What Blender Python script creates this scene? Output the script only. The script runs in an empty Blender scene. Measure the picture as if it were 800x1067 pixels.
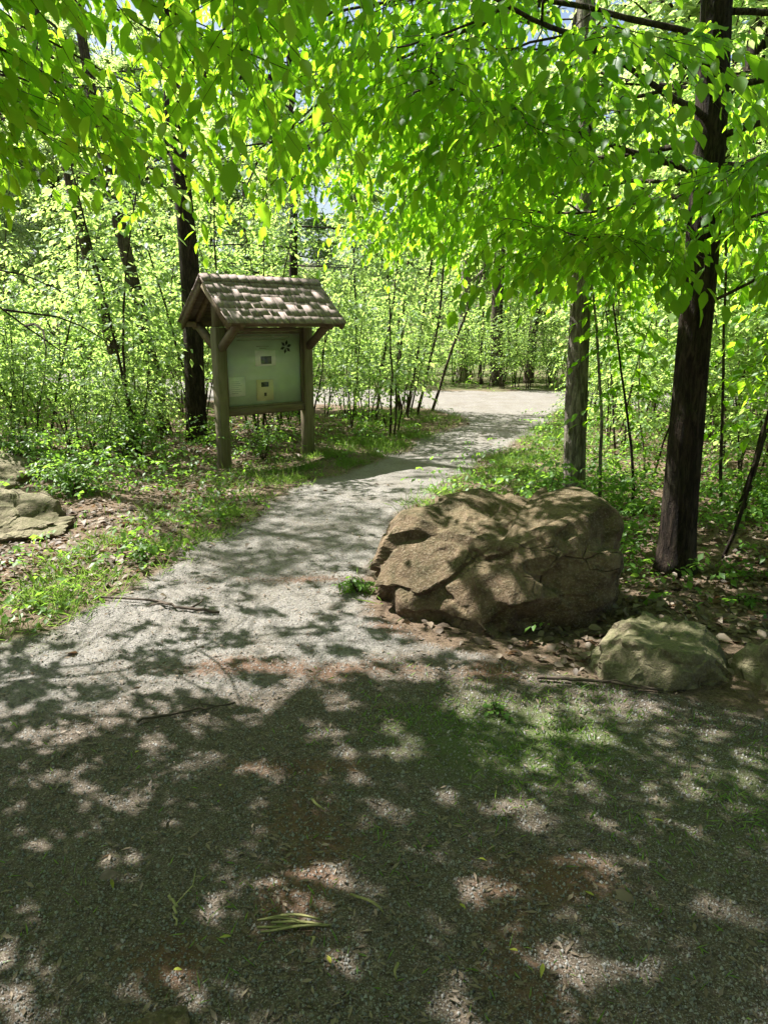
import bpy, bmesh, math
import numpy as np
from mathutils import Vector, Matrix, noise as mnoise

SC = bpy.context.scene
COL = SC.collection
R = math.radians
# ------------------------------------------------------------------ camera, sky, sun, exposure
cam = bpy.data.objects.new('camera', bpy.data.cameras.new('camera'))
COL.objects.link(cam)
CAM_H = 1.65
cam.location = (0, 0, CAM_H)
cam.rotation_euler = (R(90 - 14), 0, 0)
cam.data.sensor_fit = 'VERTICAL'
cam.data.sensor_height = 36
cam.data.lens = 776 / 1067 * 36
cam.data.clip_start = 0.05
cam.data.clip_end = 600
SC.camera = cam

SUN_EL, SUN_AZ = 56.0, 151.0           # azimuth measured counter-clockwise from +X: ahead of the camera and to its left
sd = Vector((math.cos(R(SUN_EL)) * math.cos(R(SUN_AZ)), math.cos(R(SUN_EL)) * math.sin(R(SUN_AZ)), math.sin(R(SUN_EL))))
world = bpy.data.worlds.new('World')
SC.world = world
world.use_nodes = True
wn = world.node_tree
wn.nodes.clear()
sky = wn.nodes.new('ShaderNodeTexSky')
sky.sky_type = 'NISHITA'
sky.sun_disc = False
sky.sun_elevation = R(SUN_EL)
sky.sun_rotation = R(90 - SUN_AZ)
sky.dust_density = 3.0
bg = wn.nodes.new('ShaderNodeBackground')
bg.inputs['Strength'].default_value = 0.05
wo = wn.nodes.new('ShaderNodeOutputWorld')
wn.links.new(sky.outputs[0], bg.inputs[0])
wn.links.new(bg.outputs[0], wo.inputs[0])
sun = bpy.data.objects.new('sun', bpy.data.lights.new('sun', 'SUN'))
COL.objects.link(sun)
sun.data.energy = 5.0
sun.data.angle = R(0.53)
sun.data.color = (1.0, 0.97, 0.92)
sun.rotation_euler = sd.to_track_quat('Z', 'Y').to_euler()
SC.view_settings.view_transform = 'Standard'
SC.view_settings.look = 'None'
SC.view_settings.gamma = 1
SC.view_settings.exposure = 2.03
cy = SC.cycles
cy.max_bounces = 7
cy.diffuse_bounces = 4
cy.glossy_bounces = 2
cy.transmission_bounces = 4
cy.transparent_max_bounces = 6
cy.sample_clamp_indirect = 6
cy.use_denoising = True
try:
    cy.denoiser = 'OPENIMAGEDENOISE'
    cy.denoising_prefilter = 'ACCURATE'
except Exception:
    pass
cy.caustics_reflective = False
cy.caustics_refractive = False

# ------------------------------------------------------------------ node helpers
def mat(name):
    m = bpy.data.materials.new(name)
    m.use_nodes = True
    m.node_tree.nodes.clear()
    nt = m.node_tree
    out = nt.nodes.new('ShaderNodeOutputMaterial')
    return m, nt, out

def N(nt, typ, **kw):
    n = nt.nodes.new(typ)
    for k, v in kw.items():
        if k in n.inputs.keys():
            n.inputs[k].default_value = v
        else:
            setattr(n, k, v)
    return n

def L(nt, a, b):
    nt.links.new(a, b)

def ramp(nt, fac, stops):
    n = nt.nodes.new('ShaderNodeValToRGB')
    e = n.color_ramp.elements
    while len(e) < len(stops):
        e.new(0.5)
    for i, (p, c) in enumerate(stops):
        e[i].position = p
        e[i].color = (c, c, c, 1) if isinstance(c, (int, float)) else (*c, 1)
    L(nt, fac, n.inputs[0])
    return n.outputs[0]

def mixc(nt, fac, a, b, mode='MIX'):
    n = nt.nodes.new('ShaderNodeMix')
    n.data_type = 'RGBA'
    n.blend_type = mode
    n.clamp_factor = True
    if isinstance(fac, (int, float)):
        n.inputs[0].default_value = fac
    else:
        L(nt, fac, n.inputs[0])
    for s, v in ((6, a), (7, b)):
        if isinstance(v, tuple):
            n.inputs[s].default_value = (*v, 1)
        else:
            L(nt, v, n.inputs[s])
    return n.outputs[2]

def math2(nt, op, a, b=0.0):
    n = nt.nodes.new('ShaderNodeMath')
    n.operation = op
    for i, v in enumerate((a, b)):
        if isinstance(v, (int, float)):
            n.inputs[i].default_value = v
        else:
            L(nt, v, n.inputs[i])
    return n.outputs[0]

def noise_tex(nt, vec, scale, detail=4, rough=0.55, dist=0.0):
    n = N(nt, 'ShaderNodeTexNoise')
    n.inputs['Scale'].default_value = scale
    n.inputs['Detail'].default_value = detail
    n.inputs['Roughness'].default_value = rough
    n.inputs['Distortion'].default_value = dist
    if vec is not None:
        L(nt, vec, n.inputs['Vector'])
    return n.outputs[0]

def coords(nt, which='Object', scale=None):
    t = nt.nodes.new('ShaderNodeTexCoord')
    o = t.outputs[which]
    if scale:
        mp = nt.nodes.new('ShaderNodeMapping')
        mp.inputs['Scale'].default_value = scale
        L(nt, o, mp.inputs[0])
        o = mp.outputs[0]
    return o

def attr(nt, name):
    n = nt.nodes.new('ShaderNodeAttribute')
    n.attribute_name = name
    return n.outputs['Fac']

def principled(nt, out, color, rough=0.8, bump=None, bstr=0.3, bdist=0.01, spec=0.3):
    p = nt.nodes.new('ShaderNodeBsdfPrincipled')
    if isinstance(color, tuple):
        p.inputs['Base Color'].default_value = (*color, 1)
    else:
        L(nt, color, p.inputs['Base Color'])
    if isinstance(rough, (int, float)):
        p.inputs['Roughness'].default_value = rough
    else:
        L(nt, rough, p.inputs['Roughness'])
    p.inputs['Specular IOR Level'].default_value = spec
    if bump is not None:
        b = nt.nodes.new('ShaderNodeBump')
        b.inputs['Strength'].default_value = bstr
        b.inputs['Distance'].default_value = bdist
        L(nt, bump, b.inputs['Height'])
        L(nt, b.outputs[0], p.inputs['Normal'])
    L(nt, p.outputs[0], out.inputs[0])
    return p

# ------------------------------------------------------------------ materials
def leaf_material(name, dark, light, trans_dark, trans_light, trans=0.5, rough=0.45):
    m, nt, out = mat(name)
    r = attr(nt, 'rnd')
    oi = nt.nodes.new('ShaderNodeObjectInfo')
    t = math2(nt, 'ADD', math2(nt, 'MULTIPLY', r, 0.75), math2(nt, 'MULTIPLY', oi.outputs['Random'], 0.25))
    c = mixc(nt, t, dark, light)
    ct = mixc(nt, t, trans_dark, trans_light)
    p = N(nt, 'ShaderNodeBsdfPrincipled')
    p.inputs['Roughness'].default_value = rough
    p.inputs['Specular IOR Level'].default_value = 0.35
    L(nt, c, p.inputs['Base Color'])
    tr = N(nt, 'ShaderNodeBsdfTranslucent')
    L(nt, ct, tr.inputs[0])
    mx = N(nt, 'ShaderNodeMixShader')
    mx.inputs[0].default_value = trans
    L(nt, p.outputs[0], mx.inputs[1])
    L(nt, tr.outputs[0], mx.inputs[2])
    L(nt, mx.outputs[0], out.inputs[0])
    return m

M = {}
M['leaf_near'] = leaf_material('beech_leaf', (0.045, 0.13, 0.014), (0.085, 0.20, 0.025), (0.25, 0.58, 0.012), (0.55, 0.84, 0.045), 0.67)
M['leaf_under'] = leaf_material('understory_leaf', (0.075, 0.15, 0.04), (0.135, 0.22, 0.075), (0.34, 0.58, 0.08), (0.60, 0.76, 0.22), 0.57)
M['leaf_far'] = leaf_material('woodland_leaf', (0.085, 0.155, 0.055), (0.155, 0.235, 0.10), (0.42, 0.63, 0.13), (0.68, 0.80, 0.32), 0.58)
M['leaf_hemlock'] = leaf_material('hemlock_needle', (0.03, 0.08, 0.035), (0.06, 0.12, 0.05), (0.07, 0.19, 0.07), (0.13, 0.26, 0.10), 0.4)
M['herb'] = leaf_material('herb_leaf', (0.05, 0.13, 0.02), (0.10, 0.19, 0.035), (0.17, 0.40, 0.025), (0.36, 0.56, 0.07), 0.5)
M['grass'] = leaf_material('grass_blade', (0.05, 0.12, 0.018), (0.12, 0.19, 0.04), (0.15, 0.33, 0.03), (0.34, 0.48, 0.08), 0.45)
M['litter'] = leaf_material('dead_leaf', (0.05, 0.034, 0.023), (0.25, 0.195, 0.14), (0.09, 0.045, 0.02), (0.30, 0.18, 0.09), 0.25, 0.6)

def bark_material(name, c1, c2, moss=0.25):
    m, nt, out = mat(name)
    v = coords(nt, 'Object', (9, 9, 1.6))
    n1 = noise_tex(nt, v, 2.2, 6, 0.65, 0.6)
    v2 = coords(nt, 'Object')
    n2 = noise_tex(nt, v2, 3.0, 3)
    n3 = noise_tex(nt, v2, 30, 4, 0.7)
    c = mixc(nt, ramp(nt, n1, [(0.35, 0.0), (0.68, 1.0)]), c1, c2)
    c = mixc(nt, math2(nt, 'MULTIPLY', ramp(nt, n2, [(0.5, 0.0), (0.75, 1.0)]), moss), c, (0.07, 0.10, 0.03))
    v3 = coords(nt, 'Object', (26, 26, 4.5))
    n4 = noise_tex(nt, v3, 1.6, 5, 0.7, 0.8)
    c = mixc(nt, ramp(nt, n4, [(0.42, 0.75), (0.56, 0.0)]), c, tuple(x * 0.45 for x in c1))
    h = math2(nt, 'ADD', math2(nt, 'ADD', n1, math2(nt, 'MULTIPLY', n3, 0.3)), math2(nt, 'MULTIPLY', n4, 1.1))
    principled(nt, out, c, 0.9, h, 1.0, 0.045, 0.15)
    return m
M['bark_dark'] = bark_material('dark_bark', (0.022, 0.015, 0.011), (0.085, 0.06, 0.045), 0.3)
M['bark_pale'] = bark_material('pale_bark', (0.15, 0.125, 0.105), (0.48, 0.42, 0.35), 0.25)
M['bark_mid'] = bark_material('brown_bark', (0.06, 0.046, 0.034), (0.20, 0.155, 0.115), 0.35)
M['twig'] = bark_material('twig_bark', (0.05, 0.038, 0.026), (0.15, 0.115, 0.08), 0.1)

def ground_material():
    m, nt, out = mat('forest_ground')
    v = coords(nt, 'Object')
    path, rust, moss, soil_shade = attr(nt, 'path'), attr(nt, 'rust'), attr(nt, 'moss'), attr(nt, 'soil_shade')
    nf = noise_tex(nt, v, 170, 4, 0.75)
    nm = noise_tex(nt, v, 45, 4, 0.65)
    nb = noise_tex(nt, v, 2.2, 5, 0.6)
    vor = N(nt, 'ShaderNodeTexVoronoi')
    vor.inputs['Scale'].default_value = 95
    L(nt, v, vor.inputs['Vector'])
    sep = N(nt, 'ShaderNodeSeparateColor')
    L(nt, vor.outputs['Color'], sep.inputs[0])
    # crushed stone
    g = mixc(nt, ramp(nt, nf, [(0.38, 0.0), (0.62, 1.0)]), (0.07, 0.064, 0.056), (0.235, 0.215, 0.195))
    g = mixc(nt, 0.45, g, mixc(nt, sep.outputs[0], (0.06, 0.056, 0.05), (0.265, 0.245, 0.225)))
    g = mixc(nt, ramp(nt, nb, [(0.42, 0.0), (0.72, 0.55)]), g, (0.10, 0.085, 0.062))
    dk = mixc(nt, ramp(nt, nm, [(0.3, 0.0), (0.7, 1.0)]), (0.034, 0.024, 0.015), (0.125, 0.096, 0.072))  # earthy near gravel, its colour darkened to deepen the canopy shade
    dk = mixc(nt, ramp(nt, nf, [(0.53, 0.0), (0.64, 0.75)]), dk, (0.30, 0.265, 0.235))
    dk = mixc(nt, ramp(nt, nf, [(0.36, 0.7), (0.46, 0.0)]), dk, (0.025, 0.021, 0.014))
    g = mixc(nt, ramp(nt, math2(nt, 'ADD', soil_shade, math2(nt, 'MULTIPLY', math2(nt, 'SUBTRACT', nb, 0.5), 0.8)), [(0.25, 0.0), (0.75, 0.92)]), g, dk)
    # needle and bud-scale drifts, reddish brown
    rc = mixc(nt, nf, (0.05, 0.027, 0.016), (0.18, 0.098, 0.06))
    rf = ramp(nt, math2(nt, 'ADD', rust, math2(nt, 'ADD', math2(nt, 'MULTIPLY', math2(nt, 'SUBTRACT', nm, 0.5), 1.6), math2(nt, 'MULTIPLY', math2(nt, 'SUBTRACT', nb, 0.5), 1.2))), [(0.30, 0.0), (0.70, 0.85)])
    g = mixc(nt, rf, g, rc)
    # moss film
    mf = ramp(nt, math2(nt, 'ADD', moss, math2(nt, 'MULTIPLY', math2(nt, 'SUBTRACT', nm, 0.5), 1.4)), [(0.4, 0.0), (0.85, 0.8)])
    g = mixc(nt, mf, g, mixc(nt, nf, (0.025, 0.045, 0.010), (0.10, 0.13, 0.04)))
    # soil with leaf mould
    s = mixc(nt, ramp(nt, nm, [(0.3, 0.0), (0.7, 1.0)]), (0.035, 0.024, 0.016), (0.15, 0.105, 0.07))
    s = mixc(nt, ramp(nt, nf, [(0.45, 0.0), (0.7, 0.6)]), s, (0.20, 0.15, 0.105))
    s = mixc(nt, math2(nt, 'MULTIPLY', mf, 0.7), s, (0.06, 0.10, 0.025))
    pf = ramp(nt, math2(nt, 'ADD', path, math2(nt, 'MULTIPLY', math2(nt, 'SUBTRACT', nm, 0.5), 0.7)), [(0.32, 0.0), (0.62, 1.0)])
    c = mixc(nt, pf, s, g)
    h = math2(nt, 'ADD', math2(nt, 'MULTIPLY', nf, 0.5), math2(nt, 'ADD', nm, math2(nt, 'MULTIPLY', vor.outputs['Distance'], -0.35)))
    principled(nt, out, c, 0.93, h, 0.8, 0.012, 0.15)
    return m
M['ground'] = ground_material()

def rock_material(name, a, b, d, moss):
    m, nt, out = mat(name)
    v = coords(nt, 'Object')
    n1 = noise_tex(nt, v, 2.3, 6, 0.6, 0.4)
    n2 = noise_tex(nt, v, 14, 6, 0.65)
    n3 = noise_tex(nt, v, 70, 4, 0.7)
    c = mixc(nt, ramp(nt, n1, [(0.35, 0.0), (0.65, 1.0)]), a, b)
    c = mixc(nt, ramp(nt, n2, [(0.46, 0.0), (0.7, 0.8)]), c, d)
    c = mixc(nt, ramp(nt, n3, [(0.5, 0.0), (0.8, 0.5)]), c, (0.40, 0.34, 0.26))
    geo = N(nt, 'ShaderNodeNewGeometry')
    sp = N(nt, 'ShaderNodeSeparateXYZ')
    L(nt, geo.outputs['Normal'], sp.inputs[0])
    up = math2(nt, 'MULTIPLY', ramp(nt, math2(nt, 'ADD', math2(nt, 'MULTIPLY', sp.outputs[2], 0.5), math2(nt, 'MULTIPLY', n2, 0.9)), [(0.55, 0.0), (0.95, 1.0)]), moss)
    c = mixc(nt, up, c, mixc(nt, n3, (0.05, 0.075, 0.02), (0.14, 0.17, 0.06)))
    vo = N(nt, 'ShaderNodeTexVoronoi')
    vo.feature = 'DISTANCE_TO_EDGE'
    vo.inputs['Scale'].default_value = 5.5
    wv = nt.nodes.new('ShaderNodeMix')
    wv.data_type = 'VECTOR'
    wv.inputs[0].default_value = 0.12
    nz = N(nt, 'ShaderNodeTexNoise')
    nz.inputs['Scale'].default_value = 5
    L(nt, v, nz.inputs['Vector'])
    L(nt, v, wv.inputs[4])
    L(nt, nz.outputs['Color'], wv.inputs[5])
    L(nt, wv.outputs[1], vo.inputs['Vector'])
    ck = ramp(nt, vo.outputs['Distance'], [(0.0, 1.0), (0.03, 0.0)])
    ck = math2(nt, 'MULTIPLY', ck, ramp(nt, n1, [(0.52, 0.0), (0.60, 1.0)]))
    c = mixc(nt, math2(nt, 'MULTIPLY', ck, 0.45), c, tuple(x * 0.3 for x in a))
    h = math2(nt, 'ADD', n2, math2(nt, 'SUBTRACT', math2(nt, 'MULTIPLY', n3, 0.45), math2(nt, 'MULTIPLY', ck, 0.6)))
    principled(nt, out, c, 0.92, h, 0.9, 0.03, 0.12)
    return m
M['boulder'] = rock_material('brown_sandstone', (0.075, 0.05, 0.032), (0.20, 0.14, 0.09), (0.036, 0.025, 0.017), 0.15)
M['mossrock'] = rock_material('mossy_sandstone', (0.11, 0.09, 0.055), (0.25, 0.21, 0.14), (0.065, 0.057, 0.036), 0.32)
M['ledge'] = rock_material('tan_ledge_stone', (0.11, 0.085, 0.058), (0.25, 0.205, 0.15), (0.07, 0.058, 0.038), 0.3)

def wood_material(name, a, b, green=0.0, along=(14, 14, 1.2)):
    m, nt, out = mat(name)
    v = coords(nt, 'Object', along)
    n1 = noise_tex(nt, v, 2.5, 5, 0.6, 0.3)
    v2 = coords(nt, 'Object')
    n2 = noise_tex(nt, v2, 2.5, 4)
    c = mixc(nt, ramp(nt, n1, [(0.3, 0.0), (0.7, 1.0)]), a, b)
    r = attr(nt, 'rnd')
    c = mixc(nt, math2(nt, 'MULTIPLY', r, 0.6), c, tuple(x * 1.9 for x in a))
    if green:
        c = mixc(nt, math2(nt, 'MULTIPLY', ramp(nt, n2, [(0.38, 0.0), (0.7, 1.0)]), green), c, (0.09, 0.12, 0.04))
    principled(nt, out, c, 0.85, n1, 0.5, 0.01, 0.2)
    return m
M['post'] = wood_material('weathered_post_wood', (0.11, 0.085, 0.055), (0.26, 0.21, 0.145), 0.45)
M['beam'] = wood_material('weathered_beam_wood', (0.10, 0.07, 0.045), (0.24, 0.185, 0.13), 0.25, (1.5, 14, 14))
M['shingle'] = wood_material('wood_shingle', (0.115, 0.085, 0.075), (0.36, 0.29, 0.26), 0.0, (16, 2.5, 2.5))
M['deadwood'] = wood_material('dead_wood', (0.035, 0.026, 0.02), (0.10, 0.075, 0.056), 0.0, (6, 6, 6))

def plain(name, col, rough=0.6, var=0.25, scale=20):
    m, nt, out = mat(name)
    v = coords(nt, 'Object')
    n = noise_tex(nt, v, scale, 4)
    c = mixc(nt, n, tuple(x * (1 - var) for x in col), tuple(min(1, x * (1 + var)) for x in col))
    principled(nt, out, c, rough, None, spec=0.3)
    return m
M['board'] = plain('faded_green_board', (0.52, 0.61, 0.44), 0.6, 0.25, 5)
M['paper'] = plain('faded_paper', (0.86, 0.87, 0.78), 0.8, 0.1)
M['paper_tan'] = plain('tan_paper', (0.70, 0.60, 0.38), 0.8, 0.1)
M['ink'] = plain('dark_print', (0.035, 0.045, 0.03), 0.7, 0.3)
M['palepaint'] = plain('pale_lettering', (0.33, 0.37, 0.24), 0.7, 0.3, 60)
M['strip'] = plain('green_bark_strip', (0.22, 0.21, 0.085), 0.7, 0.3)
M['yellowleaf'] = leaf_material('yellow_leaf', (0.25, 0.27, 0.04), (0.40, 0.38, 0.06), (0.3, 0.3, 0.04), (0.45, 0.42, 0.06), 0.3)
M['pebble'] = leaf_material('gravel_chip', (0.05, 0.047, 0.043), (0.25, 0.24, 0.225), (0.01, 0.01, 0.01), (0.02, 0.02, 0.02), 0.0, 0.9)

def glass():
    m, nt, out = mat('clear_pane')
    t = N(nt, 'ShaderNodeBsdfTransparent')
    g = N(nt, 'ShaderNodeBsdfGlossy')
    g.inputs['Roughness'].default_value = 0.12
    mx = N(nt, 'ShaderNodeMixShader')
    mx.inputs[0].default_value = 0.05
    L(nt, t.outputs[0], mx.inputs[1])
    L(nt, g.outputs[0], mx.inputs[2])
    L(nt, mx.outputs[0], out.inputs[0])
    return m
M['glass'] = glass()

# ------------------------------------------------------------------ mesh builder
class MB:
    def __init__(s):
        s.v, s.f, s.r, s.n = [], [], [], 0

    def add(s, V, faces, rnd=0.5):
        V = np.asarray(V, float).reshape(-1, 3)
        for F in faces:
            F = np.asarray(F, np.int64)
            if F.size:
                s.f.append(F + s.n)
        s.r.append(np.full(len(V), rnd) if np.isscalar(rnd) else np.asarray(rnd, float))
        s.v.append(V)
        s.n += len(V)

    def mesh(s, name, material, smooth=False, attrs=None):
        me = bpy.data.meshes.new(name)
        V = np.concatenate(s.v)
        nl = sum(F.size for F in s.f)
        npoly = sum(len(F) for F in s.f)
        me.vertices.add(len(V))
        me.vertices.foreach_set('co', V.astype(np.float32).ravel())
        me.loops.add(nl)
        me.polygons.add(npoly)
        li = np.concatenate([F.ravel() for F in s.f]).astype(np.int32)
        tot = np.concatenate([np.full(len(F), F.shape[1]) for F in s.f])
        st = np.concatenate([[0], np.cumsum(tot)[:-1]]).astype(np.int32)
        me.loops.foreach_set('vertex_index', li)
        me.polygons.foreach_set('loop_start', st)
        me.update(calc_edges=True)
        me.validate()
        if smooth:
            me.polygons.foreach_set('use_smooth', np.ones(len(me.polygons), bool))
        a = me.attributes.new('rnd', 'FLOAT', 'POINT')
        a.data.foreach_set('value', np.concatenate(s.r).astype(np.float32))
        for k, arr in (attrs or {}).items():
            a = me.attributes.new(k, 'FLOAT', 'POINT')
            a.data.foreach_set('value', np.asarray(arr, np.float32))
        me.materials.append(material)
        return me

    def obj(s, name, material, parent=None, smooth=False, attrs=None):
        o = bpy.data.objects.new(name, s.mesh(name, material, smooth, attrs))
        COL.objects.link(o)
        if parent:
            o.parent = parent
        return o

    # oriented box: centre c, half axes as three vectors
    def box(s, c, ax, ay, az, rnd=0.5):
        c, ax, ay, az = map(np.asarray, (c, ax, ay, az))
        V = [c + sx * ax + sy * ay + sz * az for sz in (-1, 1) for sy in (-1, 1) for sx in (-1, 1)]
        s.add(V, [[(0, 2, 3, 1), (4, 5, 7, 6), (0, 1, 5, 4), (2, 6, 7, 3), (0, 4, 6, 2), (1, 3, 7, 5)]], rnd)

    def abox(s, x0, x1, y0, y1, z0, z1, rnd=0.5):
        s.box(((x0 + x1) / 2, (y0 + y1) / 2, (z0 + z1) / 2), ((x1 - x0) / 2, 0, 0), (0, (y1 - y0) / 2, 0), (0, 0, (z1 - z0) / 2), rnd)

    def bar(s, p, q, w, h, rnd=0.5):
        p, q = np.asarray(p, float), np.asarray(q, float)
        d = q - p
        l = np.linalg.norm(d)
        d /= l
        u = np.cross((0, 0, 1), d)
        if np.linalg.norm(u) < 1e-3:
            u = np.array((1.0, 0, 0))
        u /= np.linalg.norm(u)
        w2 = np.cross(d, u)
        s.box((p + q) / 2, d * l / 2, u * w / 2, w2 * h / 2, rnd)

    def tube(s, pts, rad, k=6, rough=0.0, seed=0, rnd=0.5):
        pts = np.asarray(pts, float)
        n = len(pts)
        rad = np.broadcast_to(rad, (n,))
        T = np.gradient(pts, axis=0)
        T /= np.linalg.norm(T, axis=1)[:, None] + 1e-9
        ref = np.array((0.31, 0.95, 0.05)) if abs(T[0][2]) > 0.7 else np.array((0, 0, 1.0))
        U = np.cross(T, ref)
        U /= np.linalg.norm(U, axis=1)[:, None] + 1e-9
        W = np.cross(T, U)
        a = np.arange(k) * 2 * math.pi / k
        rr = np.repeat(rad[:, None], k, 1).astype(float)
        if rough:
            for i in range(n):
                for j in range(k):
                    q = Vector((math.cos(a[j]) * 2.6, math.sin(a[j]) * 2.6, pts[i][2] * 1.3 + seed * 7.7))
                    q2 = Vector((math.cos(a[j]) * 7, math.sin(a[j]) * 7, pts[i][2] * 2.5 + seed * 3.1))
                    rr[i, j] *= 1 + rough * (mnoise.noise(q) + 0.6 * mnoise.noise(q2))
        V = pts[:, None, :] + rr[:, :, None] * (np.cos(a)[None, :, None] * U[:, None, :] + np.sin(a)[None, :, None] * W[:, None, :])
        i, j = np.meshgrid(np.arange(n - 1), np.arange(k), indexing='ij')
        i, j = i.ravel(), j.ravel()
        j2 = (j + 1) % k
        F = np.stack([i * k + j, i * k + j2, (i + 1) * k + j2, (i + 1) * k + j], 1)
        s.add(V.reshape(-1, 3), [F, np.array([list(range(k))[::-1]]), np.array([list(range((n - 1) * k, n * k))])], rnd)

def nrm(a):
    return a / (np.linalg.norm(a, axis=-1, keepdims=True) + 1e-9)

def add_leaves(mb, P, D, Nn, Ln, Wd, rnd, hi=True, curl=0.12):
    """many single leaves: base P, direction D, upper side Nn, length Ln, half width Wd"""
    n = len(P)
    if not n:
        return
    D = nrm(D)
    S = nrm(np.cross(D, Nn))
    Nn = np.cross(S, D)
    Ln, Wd = Ln[:, None], Wd[:, None]
    curl = curl * (0.2 + 2.2 * np.modf(rnd * 7919.37)[0][:, None])
    if hi:
        ts, ws = (0.2, 0.5, 0.8), (0.72, 1.0, 0.5)
        V = [P, P + D * Ln - Nn * Ln * curl]
        for t in ts:
            V.append(P + D * Ln * t - Nn * Ln * curl * t * t)
        for sg in (1, -1):
            for t, w in zip(ts, ws):
                V.append(P + D * Ln * t + S * Wd * w * sg + Nn * (Wd * w * 0.28 - Ln * curl * t * t))
        V = np.stack(V, 1)
        b = (np.arange(n) * 11)[:, None]
        Q = np.array([(2, 3, 6, 5), (3, 4, 7, 6), (3, 2, 8, 9), (4, 3, 9, 10)])
        Tt = np.array([(0, 2, 5), (4, 1, 7), (2, 0, 8), (1, 4, 10)])
        mb.add(V.reshape(-1, 3), [(b[:, None, :] + Q[None]).reshape(-1, 4), (b[:, None, :] + Tt[None]).reshape(-1, 3)], np.repeat(rnd, 11))
    else:
        V = np.stack([P, P + D * Ln - Nn * Ln * curl, P + D * Ln * 0.48 + S * Wd + Nn * (Wd * 0.25 - Ln * curl * 0.4), P + D * Ln * 0.48 - S * Wd + Nn * (Wd * 0.25 - Ln * curl * 0.4)], 1)
        b = (np.arange(n) * 4)[:, None]
        Tt = np.array([(0, 1, 2), (0, 3, 1)])
        mb.add(V.reshape(-1, 3), [(b[:, None, :] + Tt[None]).reshape(-1, 3)], np.repeat(rnd, 4))

def add_sprays(leaf, wood, P0, Dr, Ls, rng, K=9, leafL=0.09, aspect=0.27, droop=0.35, leafdroop=0.45, hi=True, tw=0.0025, keep=None, tilt=0.35, gaps=None):
    """leafy twigs: axis from P0 along Dr, K alternate leaves on each"""
    n = len(P0)
    if not n:
        return
    Dr = nrm(Dr)
    Ls = np.asarray(Ls)
    if keep is not None:
        k = keep(P0 + Dr * (Ls * 0.7)[:, None] - np.array((0, 0, 1.0)) * (droop * Ls * 0.5 + leafL * 0.5)[:, None]) & keep(P0)
        P0, Dr, Ls = P0[k], Dr[k], Ls[k]
        n = len(P0)
        if not n:
            return
    up = np.array((0, 0, 1.0))
    axis = lambda t: P0 + Dr * (Ls * t)[:, None] - up * (droop * Ls * t * t)[:, None]
    tint = rng.random(n)
    PP, DD, NN, LL, RR = [], [], [], [], []
    for k in range(K):
        t = (k + 0.8) / K
        p = axis(t)
        tan = nrm(Dr - up * (2 * droop * t))
        sd_ = nrm(np.cross(tan, up) + rng.normal(0, 0.12, (n, 3)))
        sg = 1 if k % 2 else -1
        d = tan * (0.65 if k < K - 1 else 1.6) + sd_ * sg * (0.9 if k < K - 1 else 0.1) + rng.normal(0, 0.22, (n, 3)) - up * (leafdroop * (0.6 + 0.8 * rng.random(n)))[:, None]
        PP.append(p)
        DD.append(d)
        NN.append(up + rng.normal(0, tilt, (n, 3)))
        LL.append(leafL * (0.55 + 0.72 * rng.random(n)) * (0.8 if k < 2 else 1))
        RR.append(np.clip(tint * 0.6 + rng.random(n) * 0.4, 0, 1))
    P, D, Nn, Ll, Rr = map(np.concatenate, (PP, DD, NN, LL, RR))
    if gaps is not None:
        k = gaps(P + nrm(D) * Ll[:, None] * 0.5)
        P, D, Nn, Ll, Rr = P[k], D[k], Nn[k], Ll[k], Rr[k]
    add_leaves(leaf, P, D, Nn, Ll, Ll * aspect * (0.85 + 0.3 * rng.random(len(Ll))), Rr, hi)
    if wood is not None:
        A, B, C = axis(0.0), axis(0.5), axis(1.0)
        u = nrm(np.cross(Dr, up) + 1e-6)
        w = np.cross(u, Dr)
        V = []
        for p, s_ in ((A, 1.0), (B, 0.75), (C, 0.3)):
            for a in (0, 2.094, 4.189):
                V.append(p + (u * math.cos(a) + w * math.sin(a)) * tw * s_)
        V = np.stack(V, 1)
        b = (np.arange(n) * 9)[:, None, None]
        Q = []
        for lvl in (0, 3):
            for j in range(3):
                j2 = (j + 1) % 3
                Q.append((lvl + j, lvl + j2, lvl + 3 + j2, lvl + 3 + j))
        wood.add(V.reshape(-1, 3), [(b + np.array(Q)[None]).reshape(-1, 4)], 0.5)

def curve_pts(p, d, length, n, rng, wobble=0.12, bend=(0, 0, 0)):
    p, d = np.array(p, float), np.array(d, float)
    d /= np.linalg.norm(d)
    out = [p.copy()]
    for i in range(n):
        d = d + rng.normal(0, wobble, 3) + np.array(bend) / n
        d /= np.linalg.norm(d)
        p = p + d * length / n
        out.append(p.copy())
    return np.array(out)

def interp(pts, t):
    t = np.clip(np.asarray(t), 0, 1) * (len(pts) - 1)
    i = np.minimum(t.astype(int), len(pts) - 2)
    f = (t - i)[:, None]
    return pts[i] * (1 - f) + pts[i + 1] * f

# ------------------------------------------------------------------ scene bookkeeping
def tag(o, label=None, cat=None, group=None, kind=None):
    for k, v in (('label', label), ('category', cat), ('group', group), ('kind', kind)):
        if v:
            o[k] = v
    return o

def thing(name, label, cat, loc=(0, 0, 0), rz=0, group=None):
    o = bpy.data.objects.new(name, None)
    o.empty_display_size = 0.2
    COL.objects.link(o)
    o.location = loc
    o.rotation_euler = (0, 0, rz)
    return tag(o, label, cat, group)

KIDS = {}
def kids(o):
    return list(o.children)

def dup(src, loc, rz, scale=1.0, label=None, group=None, children=None):
    r = src.copy()
    COL.objects.link(r)
    r.location = loc
    r.rotation_euler = (0, 0, rz)
    r.scale = (scale,) * 3
    if label:
        r['label'] = label
    if group:
        r['group'] = group
    for ch in children:
        c = ch.copy()
        COL.objects.link(c)
        c.parent = r
    return r

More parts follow.
